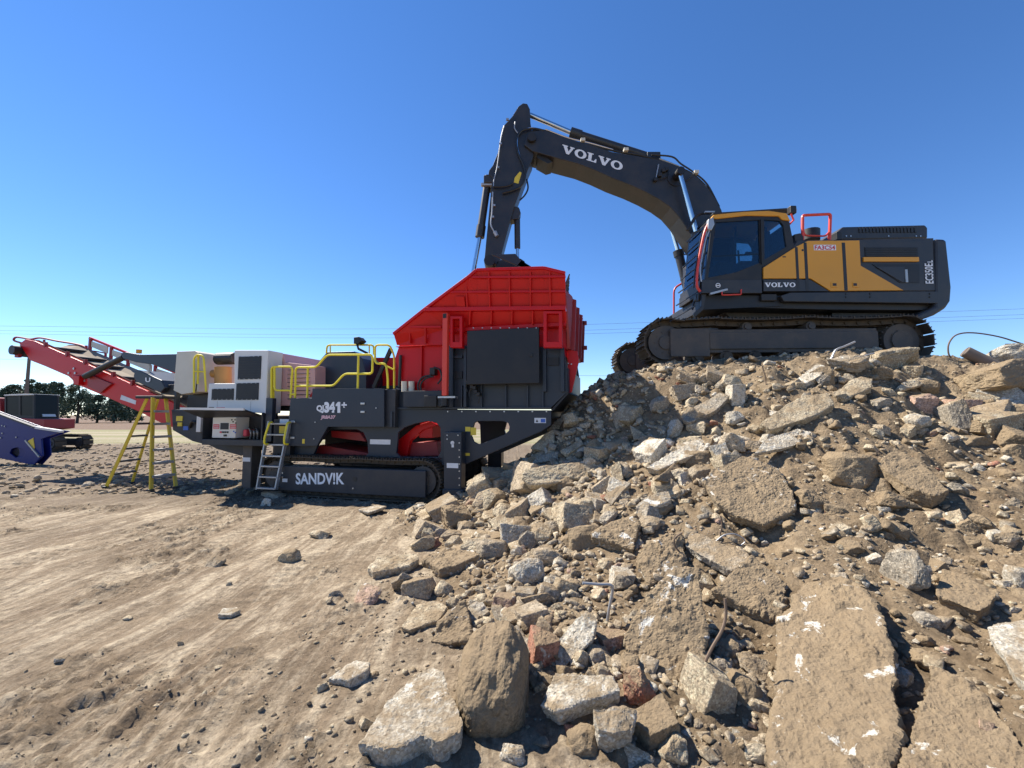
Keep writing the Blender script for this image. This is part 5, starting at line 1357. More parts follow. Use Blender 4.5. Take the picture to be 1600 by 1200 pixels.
dprism([(51, 616), (53, 616), (53, 655), (51, 655)], .2, .262, 1.09).build('cab_front', 'dark_glass', cb_)
dprism([(54, 649), (66, 647), (68, 651), (54, 653)], .5, .5, 1.0).build('hood_cover', 'white_paint', rm, .01)
dprism([(-40, 620), (0, 622), (2, 650), (-40, 655)], .3, .3, 1.1).build('engine_cover', 'dull_red_paint', rm, .01)

# ------------------------------------------------------------------ rubble: broken slabs and stones
PENDING = []                                          # (object, voxel size, noise seed, noise amounts)
def basis(n):
    n = Vector(n).normalized(); a = Vector((1, 0, 0)) - n * n.x; a.normalize(); return a, n.cross(a), n

def slab(label, mat, th, pts, n=None, lift=0.7, name='concrete_slab', rough=1.0, up=0.0, group=None):
    rnd = random.Random(len(PENDING) * 7 + 3)
    cx, cy = sum(p[0] for p in pts) / len(pts), sum(p[1] for p in pts) / len(pts)
    c, yy = None, cy
    while c is None or c.y > 12:
        c = hit(cx, yy); yy += 3
    if n is None:
        n = macro_normal(c.x, c.y); n = (n + Vector((rnd.uniform(-.12, .12), rnd.uniform(-.15, .02), 0.1))).normalized()
    else: n = Vector(n).normalized()
    th *= 1.3; base = c; raise_ = .01
    while True:                                       # lift it until it lies on the heap instead of in it
        c = base + n * (th * lift + up + raise_); loop = []
        for p in pts:
            d = ray(*p); den = d.dot(n)
            t = (c - EYE).dot(n) / (den if abs(den) > 1e-3 else -1e-3); loop.append(EYE + d * t - c)
        test = [c + q * f for q in loop for f in (.93, .5)]
        ok = sum(1 for q in test if q.z > terrain(q.x, q.y) + .012) / len(test)
        if ok > .93 or raise_ > .22: break
        raise_ += .012
    fine = []
    for i, p in enumerate(loop):
        q = loop[(i + 1) % len(loop)]; L = (q - p).length; fine.append(p)
        for t in (.33, .66): fine.append(p.lerp(q, t) + Vector((rnd.uniform(-1, 1), rnd.uniform(-1, 1), 0)) * L * .035)
    k = rnd.uniform(.9, 1.0)
    low = [p * k - n * th * rnd.uniform(.92, 1.1) for p in fine]
    me = MB().loft(fine, low).mesh('concrete_slab', mat)
    size = max((p.length for p in loop)) * 2
    o = new_obj(name, me); o.location = c
    tag(o, label, 'concrete slab' if name == 'concrete_slab' else 'rock', group or 'rubble pieces of the heap', 'thing')
    PENDING.append((o, max(min(th * .11, size * .017), size * .0075), len(PENDING), size, th, rough))
    return o

LIB = {}; LOW = []
def library():
    tmp = []
    for kind, count in (('angular', 6), ('block', 5), ('round', 5), ('flat', 5), ('cobble', 1)):
        for k in range(count):
            rnd = random.Random(kind + str(k)); bm = bmesh.new()
            if kind == 'block':
                for x in (-.5, .5):
                    for y in (-.5, .5):
                        for z in (-.5, .5): bm.verts.new((x + rnd.uniform(-.14, .1) * x * 2, y + rnd.uniform(-.16, .1) * y * 2, z + rnd.uniform(-.16, .1) * z * 2))
            else:
                for _ in range({'angular': 13, 'round': 34, 'flat': 15, 'cobble': 260}[kind]):
                    v = Vector((rnd.gauss(0, 1), rnd.gauss(0, 1), rnd.gauss(0, 1))).normalized()
                    s = Vector((abs(v.x) ** .7 * (1 if v.x > 0 else -1), abs(v.y) ** .7 * (1 if v.y > 0 else -1), abs(v.z) ** .7 * (1 if v.z > 0 else -1))) * (rnd.uniform(.42, .56) if kind != 'cobble' else rnd.uniform(.47, .5))
                    bm.verts.new(s)
            bmesh.ops.convex_hull(bm, input=bm.verts)
            bmesh.ops.delete(bm, geom=[v for v in bm.verts if not v.link_faces], context='VERTS')
            me = bpy.data.meshes.new('stone_' + kind); bm.to_mesh(me); bm.free(); me.materials.append(MATS['brown_stone'])
            o = new_obj('stone', me); LIB.setdefault(kind, []).append(me); tmp.append((o, me))
            md = o.modifiers.new('r', 'REMESH'); md.mode = 'VOXEL'; md.voxel_size = .032
    dg = bpy.context.evaluated_depsgraph_get(); dg.update()
    for i, (o, me) in enumerate(tmp):
        r = bpy.data.meshes.new_from_object(o.evaluated_get(dg))
        roughen(r, i + 500, 1.0, .6, 1.25 if me.name.startswith('stone_ang') else .8)
        r.materials.clear(); r.materials.append(MATS['brown_stone'])
        for key in LIB: LIB[key] = [r if m is me else m for m in LIB[key]]
        bpy.data.objects.remove(o); bpy.data.meshes.remove(me)
    for kind in ('angular', 'block', 'flat', 'angular'):
        for me in LIB[kind]:
            o = new_obj('t', me); md = o.modifiers.new('d', 'DECIMATE'); md.ratio = .016; dg.update()
            dg2 = bpy.context.evaluated_depsgraph_get(); dm = o.evaluated_get(dg2).to_mesh(); dm.calc_loop_triangles()
            LOW.append((np.array([v.co[:] for v in dm.vertices]), np.array([t.vertices[:] for t in dm.loop_triangles])))
            o.evaluated_get(dg2).to_mesh_clear(); bpy.data.objects.remove(o)

def roughen(me, seed, size, th, k, cake=False):
    n = len(me.vertices); co = np.empty(n * 3); me.vertices.foreach_get('co', co); co = co.reshape(-1, 3)
    no = np.empty(n * 3); me.vertices.foreach_get('normal', no); no = no.reshape(-1, 3)
    t = min(th, size * .4)
    d = fbm(co / (size * .30) + seed * 3.1, 2, seed) * min(size * .014, t * .13) + fbm(co / (t * .5) + seed, 4, seed + 9, .62) * t * .05
    ridge = np.abs(fbm(co / (t * .9) - seed, 2, seed + 20)); d -= np.clip(.14 - ridge, 0, 1) * t * .25
    co = co + no * (d * k)[:, None]
    if cake:
        pm = np.clip(fbm(co / .22 - seed, 3, seed + 35) * 1.6 + .15, 0, 1)
        d2 = pm * .014 + pm * np.clip(fbm(co / .07 + seed, 3, seed + 31, .6), 0, 1) * .018 + np.clip(fbm(co / .02 + seed, 2, seed + 33) - .2, 0, 1) * .008
        co = co + no * d2[:, None]
    me.vertices.foreach_set('co', co.ravel()); me.update(); me.shade_flat()

def finish_slabs():
    for o, vs, *_ in PENDING:
        md = o.modifiers.new('r', 'REMESH'); md.mode = 'VOXEL'; md.voxel_size = vs
    dg = bpy.context.evaluated_depsgraph_get(); dg.update()
    for o, vs, seed, size, th, k in PENDING:
        r = bpy.data.meshes.new_from_object(o.evaluated_get(dg)); old = o.data
        roughen(r, seed, size, th, k, r.materials[0].name == 'concrete_dirty'); o.modifiers.clear(); o.data = r; r.name = 'concrete_slab'
        bpy.data.meshes.remove(old)

def stone(label, mat, kind, cx, cy, w, h, name='rubble_stone', group='rubble pieces of the heap', cat='rock', tilt=0.25, sink=.16, rz=None, lean=0.0):
    rnd = random.Random(int(cx * 31 + cy * 7)); p, yy = None, cy
    while p is None or p.y > 14:
        p = hit(cx, yy); yy += 2
    s = (p.y) / FPX; me = rnd.choice(LIB[kind])
    o = new_obj(name, me)
    W, H = w * s, h * s
    o.scale = (W, (W + H) * .5 * rnd.uniform(.8, 1.1), H * 1.08)
    o.rotation_euler = (lean + rnd.uniform(-tilt, tilt), rnd.uniform(-tilt, tilt) if rz is None else rz, rnd.uniform(-.5, .5) + (math.pi if rnd.random() < .5 else 0))
    o.location = p + macro_normal(p.x, p.y) * H * sink
    o.material_slots[0].link = 'OBJECT'; o.material_slots[0].material = MATS[mat]
    return tag(o, label, cat, group)

library()
S = slab
S('large pale flat slab lying at the bottom of the picture, left of the rounded boulder', 'concrete_pale', .085, [(561, 1162), (587, 1117), (620, 1076), (651, 1048), (675, 1040), (693, 1050), (709, 1087), (725, 1124), (722, 1142), (683, 1160), (662, 1146), (630, 1165), (600, 1172)], lift=.95)
S('grey white block standing tilted beside the red stone below the L-shaped bar', 'concrete_pale', .07, [(866, 1006), (890, 976), (916, 953), (932, 963), (926, 1000), (880, 1044), (867, 1040)], (-.35, -.62, .7), .9)
S('pale wedge slab with grey broken front, right of the rounded boulder', 'concrete_pale', .08, [(844, 1100), (858, 1070), (868, 1048), (915, 1054), (958, 1056), (970, 1078), (926, 1092), (868, 1112)], lift=1.0)
S('huge brown earth-crusted slab with pale lower edge, centre right foreground', 'concrete_dirty', .075, [(974, 992), (1006, 942), (1056, 888), (1092, 889), (1097, 942), (1107, 989), (1099, 1036), (1070, 1058), (1040, 1078), (1012, 1050), (979, 1016)], (-.12, -.55, .8), 1.0)
S('dirt-topped wedge with white broken side at the bottom centre', 'concrete_pale', .13, [(926, 1106), (960, 1104), (994, 1110), (988, 1140), (962, 1146), (934, 1140)], (.0, -.3, .9), .8)
S('tan slab on the slope toe, left of the cracked brown plate', 'concrete_tan', .06, [(624, 980), (651, 945), (685, 938), (699, 948), (685, 969), (641, 984)], lift=.7)
S('brown cracked plate with upturned point behind the rounded boulder', 'concrete_dirty', .05, [(672, 1002), (692, 969), (726, 938), (734, 962), (736, 999), (702, 1006)], (-.2, -.45, .8), .8)
S('squared grey block at the left toe of the heap, leftmost of two', 'concrete_tan', .09, [(574, 886), (590, 868), (651, 864), (656, 872), (640, 884), (582, 894)], lift=.95)
S('brown thick slab at the left toe of the heap, right of the squared block', 'concrete_dirty', .07, [(663, 874), (692, 857), (732, 856), (748, 867), (715, 882), (688, 890)], lift=.95)
S('pale flat stone alone on the bare earth, left of the heap', 'concrete_pale', .05, [(512, 1060), (540, 1040), (557, 1031), (580, 1034), (574, 1047), (545, 1063)], lift=.7)
S('grey square-edged beam end leaning over a dark stone, middle of the heap', 'concrete_tan', .09, [(800, 880), (820, 864), (854, 847), (864, 851), (862, 862), (812, 884)], (-.2, -.5, .8), 1.0)
S('pale pointed shard lying left of the red stone', 'grey_stone', .05, [(780, 992), (796, 987), (834, 1002), (834, 1016), (820, 1024), (790, 1008)], lift=.9)
S('big soil-covered slab with white underside overhanging a dark hollow', 'concrete_dirty', .085, [(1099, 752), (1112, 733), (1160, 712), (1215, 732), (1240, 768), (1244, 795), (1195, 820), (1150, 806), (1120, 785)], (-.1, -.52, .85), 1.5, up=.05)
S('grey lumpy slab wedged under the overhanging slab', 'grey_stone', .06, [(1068, 851), (1080, 830), (1104, 837), (1171, 864), (1171, 880), (1144, 892), (1104, 872)], lift=.9)
S('brown triangular slab below the dark hollow', 'concrete_dirty', .06, [(1114, 921), (1146, 893), (1175, 867), (1229, 911), (1225, 946), (1219, 972), (1151, 940)], (-.05, -.5, .86), .9)
S('longest slab of all, earth-covered with white scuffs, running out of the bottom edge', 'concrete_dirty', .07, [(1204, 1120), (1213, 1030), (1222, 962), (1255, 905), (1300, 893), (1350, 920), (1383, 965), (1396, 1040), (1402, 1110), (1400, 1180), (1370, 1240), (1280, 1260), (1205, 1230)], lift=.8)
S('earth-covered slab in the bottom right corner', 'concrete_dirty', .06, [(1400, 1215), (1438, 1104), (1458, 1043), (1499, 1056), (1543, 1094), (1600, 1165), (1630, 1240), (1500, 1270)], lift=.8)
S('smooth pale slab cut off by the right edge near the bottom', 'concrete_pale', .06, [(1543, 979), (1600, 966), (1660, 975), (1680, 1090), (1610, 1085), (1576, 1043)], lift=.9)
S('brown squared block lying on bare soil at the right', 'mud_stone', .09, [(1462, 930), (1472, 888), (1495, 891), (1560, 925), (1550, 943), (1529, 956)], lift=.9)
S('large clean grey slab standing up at the right end of the heap', 'concrete_pale', .08, [(1511, 630), (1541, 587), (1580, 591), (1601, 612), (1608, 640), (1560, 643)], (-.35, -.75, .55), 1.0)
S('big tan slab with rounded front in the middle of the upper slope', 'concrete_tan', .085, [(1187, 662), (1222, 635), (1259, 618), (1293, 615), (1303, 632), (1276, 648), (1205, 671)], (-.2, -.55, .8), 1.0)
S('white beam end tilted on the upper slope beside the bent bar', 'concrete_pale', .08, [(1234, 601), (1276, 566), (1290, 571), (1283, 586), (1249, 604)], (-.4, -.5, .75), 1.0)
S('layered tan slab right of the white beam end', 'concrete_tan', .07, [(1296, 615), (1344, 588), (1364, 591), (1362, 605), (1320, 624)], (-.25, -.5, .8), 1.0)
S('long muddy slab in the middle of the right slope', 'mud_stone', .11, [(1370, 723), (1398, 696), (1431, 716), (1485, 766), (1462, 776), (1414, 758)], (-.05, -.5, .86), .9)
S('long pitted grey slab on the upper left slope below the tracks', 'grey_stone', .07, [(1065, 655), (1084, 635), (1124, 613), (1141, 618), (1117, 642), (1077, 660)], (-.3, -.5, .8), 1.0)
S('white rough slab left of the ochre boulder', 'concrete_pale', .07, [(1056, 696), (1087, 682), (1110, 692), (1100, 706), (1060, 720)], lift=1.0)
S('flat greyish white slab below the big tan slab', 'concrete_pale', .05, [(1178, 709), (1195, 686), (1246, 669), (1269, 675), (1242, 696)], (-.1, -.6, .8), .9)
S('long straight concrete beam lying level near the crusher end', 'concrete_tan', .13, [(816, 745), (822, 731), (870, 725), (934, 719), (943, 738), (930, 746), (828, 758)], (-.05, -.72, .68), 1.1)
S('square block at the left end of the long concrete beam', 'concrete_tan', .11, [(765, 747), (786, 736), (808, 728), (816, 734), (812, 745), (775, 760)], (-.2, -.62, .75), 1.1)
S('tall pale slab leaning just below the hopper lip', 'concrete_tan', .06, [(829, 700), (852, 678), (864, 671), (866, 690), (855, 706)], (-.45, -.65, .6), 1.0)
S('narrow leaning board-like slab touching the crusher corner', 'concrete_tan', .05, [(856, 672), (880, 648), (886, 650), (870, 672)], (-.5, -.6, .6), 1.2)
S('small tan block right of the tall leaning slab', 'concrete_tan', .06, [(875, 704), (908, 685), (911, 693), (885, 710)], (-.3, -.5, .8), 1.0)
S('half-round grey plate just above the long beam', 'grey_stone', .05, [(831, 725), (840, 712), (872, 706), (872, 718)], (-.2, -.7, .65), 1.1)
S('grooved tan block in the middle of the left slope', 'concrete_tan', .08, [(847, 799), (872, 786), (898, 775), (907, 788), (882, 802), (860, 812)], (-.25, -.5, .8), 1.1)
S('small tan slab left of the grooved block', 'concrete_tan', .06, [(821, 790), (850, 780), (853, 788), (830, 803)], lift=1.1)
S('tan triangular slab at the lower left slope', 'concrete_tan', .05, [(760, 812), (793, 800), (800, 816), (778, 833)], (-.2, -.55, .8), 1.0)
S('curved narrow kerb piece on the lower left slope', 'grey_stone', .06, [(800, 834), (822, 822), (847, 817), (849, 826), (806, 843)], lift=1.0)
S('white rough beam lying across the upper left slope', 'concrete_pale', .09, [(1008, 730), (1050, 706), (1090, 686), (1100, 692), (1088, 704), (1028, 735)], (-.25, -.5, .8), 1.0)
S('white pebbly slab above the small pink stone', 'concrete_pale', .09, [(992, 790), (1018, 774), (1045, 765), (1050, 780), (1008, 800)], (-.2, -.5, .8), 1.1)
S('dark brown plate leaning left of the ochre boulder', 'mud_stone', .04, [(1022, 750), (1060, 718), (1065, 722), (1050, 754)], (.5, -.55, .6), 1.0)
S('brown slab with undercut edge above the huge crusted slab, left of two', 'concrete_dirty', .08, [(926, 832), (955, 816), (985, 808), (998, 816), (990, 860), (950, 844)], (-.1, -.4, .9), 1.2)
S('brown flat slab directly above the huge crusted slab', 'concrete_dirty', .07, [(998, 870), (1018, 842), (1062, 832), (1075, 878), (1040, 902), (1012, 916)], (-.15, -.5, .85), 1.0)
S('small pale triangular slab near the top of the left flank', 'concrete_tan', .04, [(984, 664), (1010, 681), (991, 688)], (-.1, -.7, .7), 1.0)
S('dark ribbed slab right of the long beam', 'grey_stone', .06, [(942, 776), (975, 752), (985, 755), (955, 790)], (-.35, -.5, .8), 1.0)
S('thin upright tan slab right of the long beam end', 'concrete_tan', .04, [(953, 730), (968, 720), (974, 748), (960, 757)], (-.5, -.7, .5), 1.0)
S('narrow tan slab lying at the right of the mound top', 'concrete_tan', .05, [(1402, 606), (1412, 596), (1452, 588), (1462, 590), (1438, 602), (1408, 610)], lift=1.0)
S('long low slab at the crusher jack foot', 'concrete_tan', .08, [(648, 803), (668, 790), (706, 776), (716, 780), (690, 798), (660, 812)], lift=1.0)
S('flat tan slab between the grey blocks and the kerb piece', 'concrete_tan', .05, [(692, 842), (722, 826), (766, 828), (770, 836), (730, 846)], lift=1.0)
S('flat pale plate lying on bare earth in front of the crusher track', 'concrete_pale', .035, [(560, 796), (590, 788), (604, 791), (576, 801)], lift=.9)
S('low pale stone slab on the trodden earth, middle left', 'concrete_pale', .04, [(340, 960), (348, 950), (370, 948), (376, 953), (360, 961)], lift=.9)

def ST(*a, **k): return stone(*a, **k)
ST('large rounded brown boulder standing in the bottom centre foreground', 'mud_stone', 'cobble', 772, 1088, 108, 182, tilt=.05, sink=.02, name='boulder', lean=-.5)
for row in [
    ('upright red brick lump beside the tilted grey white block', 'brick_red', 'block', 847, 1028, 36, 58),
    ('red brown broken brick below the huge crusted slab', 'brick_red', 'angular', 996, 1087, 54, 62),
    ('round pale cobble below the beam end in mid slope', 'concrete_pale', 'round', 827, 905, 54, 44),
    ('reddish brick lying left of a tan stone, mid foreground', 'brick_pale', 'block', 791, 947, 36, 24),
    ('tan stone right of the reddish brick, mid foreground', 'brown_stone', 'angular', 837, 944, 54, 36),
    ('brown cube-like stone at the toe of the heap', 'brown_stone', 'block', 656, 925, 44, 30),
    ('pinkish stone at the left toe of the heap', 'brick_pale', 'angular', 574, 938, 48, 38),
    ('dark round stone under the grey beam end', 'brown_stone', 'round', 858, 882, 54, 36),
    ('big banded brown stone in mid slope', 'mud_stone', 'round', 916, 850, 62, 50),
    ('pale pink brick below the L-shaped bar', 'brick_pale', 'block', 955, 1006, 48, 27),
    ('dark round pebble below the pale pink brick', 'grey_stone', 'round', 933, 1031, 42, 28),
    ('grey rough lump between boulder and red stone', 'grey_stone', 'angular', 823, 1057, 32, 30),
    ('grey white lump on the bottom edge, right of the boulder', 'concrete_pale', 'angular', 801, 1190, 42, 32),
    ('pale lump on the bottom edge below the dirt-topped wedge', 'concrete_pale', 'angular', 996, 1190, 48, 30),
    ('mottled lump at the bottom edge right of centre', 'concrete_tan', 'angular', 1053, 1181, 46, 44),
    ('brown square lump right of the dirt-topped wedge', 'mud_stone', 'block', 1026, 1148, 58, 56),
    ('brown lump behind the dirt-topped wedge', 'mud_stone', 'angular', 985, 1050, 46, 46),
    ('tilted brown stone left of the dirt-topped wedge', 'mud_stone', 'flat', 912, 1165, 60, 50),
    ('dark-sided upright stone in the right slope', 'grey_stone', 'angular', 1412, 905, 44, 72),
    ('long brown egg-shaped stone under the bent bar', 'mud_stone', 'round', 1160, 1094, 50, 66),
    ('grey tall block at the foot of the bent bar', 'concrete_tan', 'block', 1106, 1092, 60, 70),
    ('pebbly grey lump left of the longest slab', 'grey_stone', 'angular', 1185, 1053, 54, 38),
    ('brown round stone above the pebbly lump', 'brown_stone', 'round', 1140, 1023, 30, 30),
    ('ochre pebble right of the huge crusted slab', 'brown_stone', 'round', 1124, 1050, 30, 26),
    ('white lump in the gap between the two bottom right slabs', 'concrete_pale', 'flat', 1413, 1065, 38, 26),
    ('pale stone cut by the right edge above the smooth slab', 'concrete_pale', 'round', 1592, 915, 36, 42),
    ('long dark boulder at the right end of the mound top', 'mud_stone', 'round', 1560, 592, 118, 46),
    ('pale pointed rock on the skyline at the right edge', 'concrete_pale', 'angular', 1580, 562, 90, 40),
    ('brown round boulder under the white beam end', 'mud_stone', 'round', 1283, 593, 40, 32),
    ('pale lump on the mound top behind the layered slab', 'concrete_tan', 'angular', 1392, 568, 74, 38),
    ('grey lump on the mound top left of the pale one', 'grey_stone', 'angular', 1325, 573, 62, 30),
    ('large brown muddy lump in the middle right slope', 'mud_stone', 'round', 1323, 738, 84, 56),
    ('brown lump below the long muddy slab', 'mud_stone', 'angular', 1398, 787, 62, 34),
    ('rough brown lump right of the overhanging slab', 'mud_stone', 'angular', 1266, 787, 52, 46),
    ('upright greenish white block on the upper left slope', 'concrete_pale', 'block', 1149, 627, 20, 38),
    ('small white round stone below the upright block', 'concrete_pale', 'round', 1147, 658, 26, 22),
    ('ochre rounded boulder left of the overhanging slab', 'mud_stone', 'round', 1088, 722, 56, 38),
    ('pinkish pointed stone below the mound top at right', 'brick_pale', 'angular', 1438, 638, 40, 36),
    ('pinkish cube stone left of the clean grey slab', 'brick_pale', 'block', 1502, 642, 32, 26),
    ('narrow dark stone below the pinkish cube', 'grey_stone', 'block', 1487, 660, 26, 44),
    ('flat dark stone in the right slope below the clean slab', 'mud_stone', 'flat', 1512, 692, 56, 26),
    ('smooth brown boulder at the right edge below the clean slab', 'mud_stone', 'round', 1588, 655, 60, 42),
    ('tan striped block left of the smooth brown boulder', 'concrete_tan', 'block', 1543, 669, 54, 36),
    ('pale rock beside the leaning board at the crusher corner', 'concrete_tan', 'angular', 894, 662, 30, 28),
    ('small upright grey stone in the shaded left flank', 'grey_stone', 'block', 968, 660, 14, 26),
    ('small pink red stone below the white pebbly slab', 'brick_red', 'angular', 1008, 807, 24, 14),
    ('dark brown stone under the long beam', 'brown_stone', 'round', 878, 762, 36, 26),
    ('grey cube stone near the grooved block', 'grey_stone', 'block', 934, 796, 24, 26),
    ('grey brown egg stone right of mid slope', 'brown_stone', 'round', 1016, 824, 34, 22),
    ('lone pale stone on the earth in front of the crusher ladder', 'concrete_pale', 'angular', 411, 791, 26, 20),
    ('low brown stone beside the lone pale stone', 'brown_stone', 'flat', 425, 778, 40, 12),
    ('dark squarish stone on the trodden earth, left middle', 'brown_stone', 'angular', 336, 885, 34, 26),
    ('tan rounded stone on the earth before the crusher', 'concrete_tan', 'round', 452, 876, 34, 24),
    ('flat tan stone on the earth below the crusher track', 'concrete_tan', 'flat', 500, 840, 40, 16),
    ('grey rough stone on the earth left of the heap', 'grey_stone', 'angular', 524, 938, 28, 22),
    ('small pale stone beside the stepladder foot', 'concrete_pale', 'round', 138, 760, 16, 10),
    ('small flat white stone at the far left of the earth', 'concrete_pale', 'flat', 20, 778, 18, 8),
    ('thin pale stone on the trodden earth at lower left', 'concrete_pale', 'flat', 97, 1032, 22, 10)]:
    ST(*row, sink=.02 if row[1] == 'mud_stone' else .16)

# many more stones, alike within each zone
zones = [  # polygon of the zone in the photograph, count, size range, label by colour
    ([(700, 780), (860, 690), (940, 690), (960, 860), (760, 880), (650, 860)], 88, (19, 56), 'lying on the lower left slope between the beam and the bare earth'),
    ([(940, 680), (1080, 590), (1180, 590), (1180, 700), (1060, 820), (960, 800)], 54, (15, 46), 'on the upper left slope below the excavator tracks'),
    ([(1180, 575), (1500, 575), (1590, 620), (1590, 720), (1400, 680), (1200, 690)], 54, (14, 42), 'on the top of the mound right below the excavator'),
    ([(640, 900), (960, 870), (1000, 940), (960, 1180), (840, 1180), (760, 990), (600, 960)], 50, (14, 42), 'in the foreground rubble between boulder and huge slab'),
    ([(1060, 880), (1210, 980), (1200, 1190), (1000, 1190), (1100, 1060)], 26, (14, 40), 'in the gap between the two biggest foreground slabs'),
    ([(1400, 760), (1600, 740), (1600, 1000), (1420, 1060), (1380, 900), (1260, 820)], 46, (12, 40), 'half buried in the bare soil of the right slope')]
def inside(p, poly):
    r = False
    for i in range(len(poly)):
        (x0, y0), (x1, y1) = poly[i], poly[i - 1]
        if (y0 > p[1]) != (y1 > p[1]) and p[0] < (x1 - x0) * (p[1] - y0) / (y1 - y0) + x0: r = not r
    return r
words = {'concrete_pale': 'pale concrete piece', 'concrete_tan': 'tan concrete piece', 'brown_stone': 'brown stone', 'mud_stone': 'muddy stone', 'brick_red': 'red brick fragment', 'brick_pale': 'pinkish brick fragment', 'grey_stone': 'grey stone'}
weights = [('concrete_tan', 34), ('brown_stone', 20), ('grey_stone', 18), ('concrete_pale', 16), ('mud_stone', 8), ('brick_pale', 4), ('brick_red', 2)]
rz_ = random.Random(11)
marks = [(772, 1085, 'the rounded boulder'), (640, 1110, 'the large pale foreground slab'), (1040, 980, 'the huge crusted slab'), (1300, 1070, 'the longest slab'), (1490, 1150, 'the bottom right slab'),
         (1170, 770, 'the overhanging slab'), (880, 740, 'the long straight beam'), (790, 745, 'the beam end block'), (878, 794, 'the grooved block'), (845, 690, 'the tall leaning slab'),
         (960, 835, 'the undercut brown slab'), (1245, 645, 'the big tan slab'), (1100, 636, 'the long pitted slab'), (1262, 588, 'the white beam end'), (1560, 615, 'the clean grey slab'),
         (1430, 738, 'the long muddy slab'), (1323, 738, 'the large muddy lump'), (827, 905, 'the round pale cobble'), (916, 850, 'the banded brown stone'), (1055, 710, 'the white rough beam'),
         (1020, 785, 'the white pebbly slab'), (705, 873, 'the thick toe slab'), (940, 930, 'the L-shaped bar'), (1100, 1050, 'the bent rusty bar'), (1512, 925, 'the brown squared block'),
         (1330, 605, 'the layered tan slab'), (1088, 722, 'the ochre boulder'), (907, 1080, 'the pale wedge slab'), (1412, 905, 'the dark-sided stone'), (1170, 920, 'the brown triangular slab'),
         (1395, 566, 'the pale mound-top lump'), (1445, 640, 'the pinkish pointed stone'), (968, 660, 'the small upright stone'), (780, 815, 'the triangular tan slab'), (1543, 669, 'the striped tan block'),
         (847, 1028, 'the upright red lump'), (996, 1087, 'the red brown brick'), (1149, 627, 'the upright greenish block'), (1610, 1030, 'the smooth right-edge slab'), (615, 878, 'the squared toe block'), (670, 960, 'the tan toe slab')]
shape_word = {'angular': 'jagged', 'block': 'squarish', 'flat': 'flattish', 'round': 'rounded'}
seen_labels = set()
for poly, cnt, (lo, hi), where in zones:
    bx0, bx1 = min(p[0] for p in poly), max(p[0] for p in poly); by0, by1 = min(p[1] for p in poly), max(p[1] for p in poly)
    k = 0
    while k < cnt:
        p = (rz_.uniform(bx0, bx1), rz_.uniform(by0, by1))
        if not inside(p, poly): continue
        k += 1
        mat = rz_.choices([w[0] for w in weights], [w[1] for w in weights])[0]
        if 'right below' in where and rz_.random() < .35: mat = 'mud_stone'
        if 'buried' in where and rz_.random() < .6: mat = 'mud_stone'
        w = lo + (hi - lo) * rz_.random() ** 1.5
        ks = rz_.choice(['angular', 'angular', 'block', 'block', 'flat', 'flat', 'round']); noun = words[mat]
        for mx, my, nm in sorted(marks, key=lambda q: (q[0] - p[0]) ** 2 + (q[1] - p[1]) ** 2)[:4]:
            dx, dy = p[0] - mx, p[1] - my
            side = ('right of' if dx > 0 else 'left of') if abs(dx) > abs(dy) else ('below' if dy > 0 else 'above')
            if abs(abs(dx) - abs(dy)) < .45 * max(abs(dx), abs(dy)): side = ('lower ' if dy > 0 else 'upper ') + ('right of' if dx > 0 else 'left of')
            lab = ('mid-sized ' if w > .6 * hi else 'small ') + shape_word[ks] + ' ' + noun + ' ' + side + ' ' + nm
            if lab not in seen_labels: break
        seen_labels.add(lab)
        stone(lab, mat, ks, p[0], p[1], w, w * rz_.uniform(.5, .85), group='stones ' + where, tilt=.6, sink=.06 if 'buried' in where else .2)

finish_slabs()

# ------------------------------------------------------------------ gravel and crumbs, too many to count
def terrain_many(x, y):
    fx = np.clip((x - hx[0]) / .036, 0, len(hx) - 1.001); fy = np.clip((y - hy[0]) / .036, 0, len(hy) - 1.001)
    i, j = fx.astype(int), fy.astype(int); u, v = fx - i, fy - j
    def bil(Z): return (Z[j, i] * (1 - u) + Z[j, i + 1] * u) * (1 - v) + (Z[j + 1, i] * (1 - u) + Z[j + 1, i + 1] * u) * v
    inside_ = (x > hx[0]) & (x < hx[-1]) & (y > hy[0]) & (y < hy[-1])
    g = ground_height(x, y)
    return np.where(inside_, np.maximum(bil(HZ), g), g)

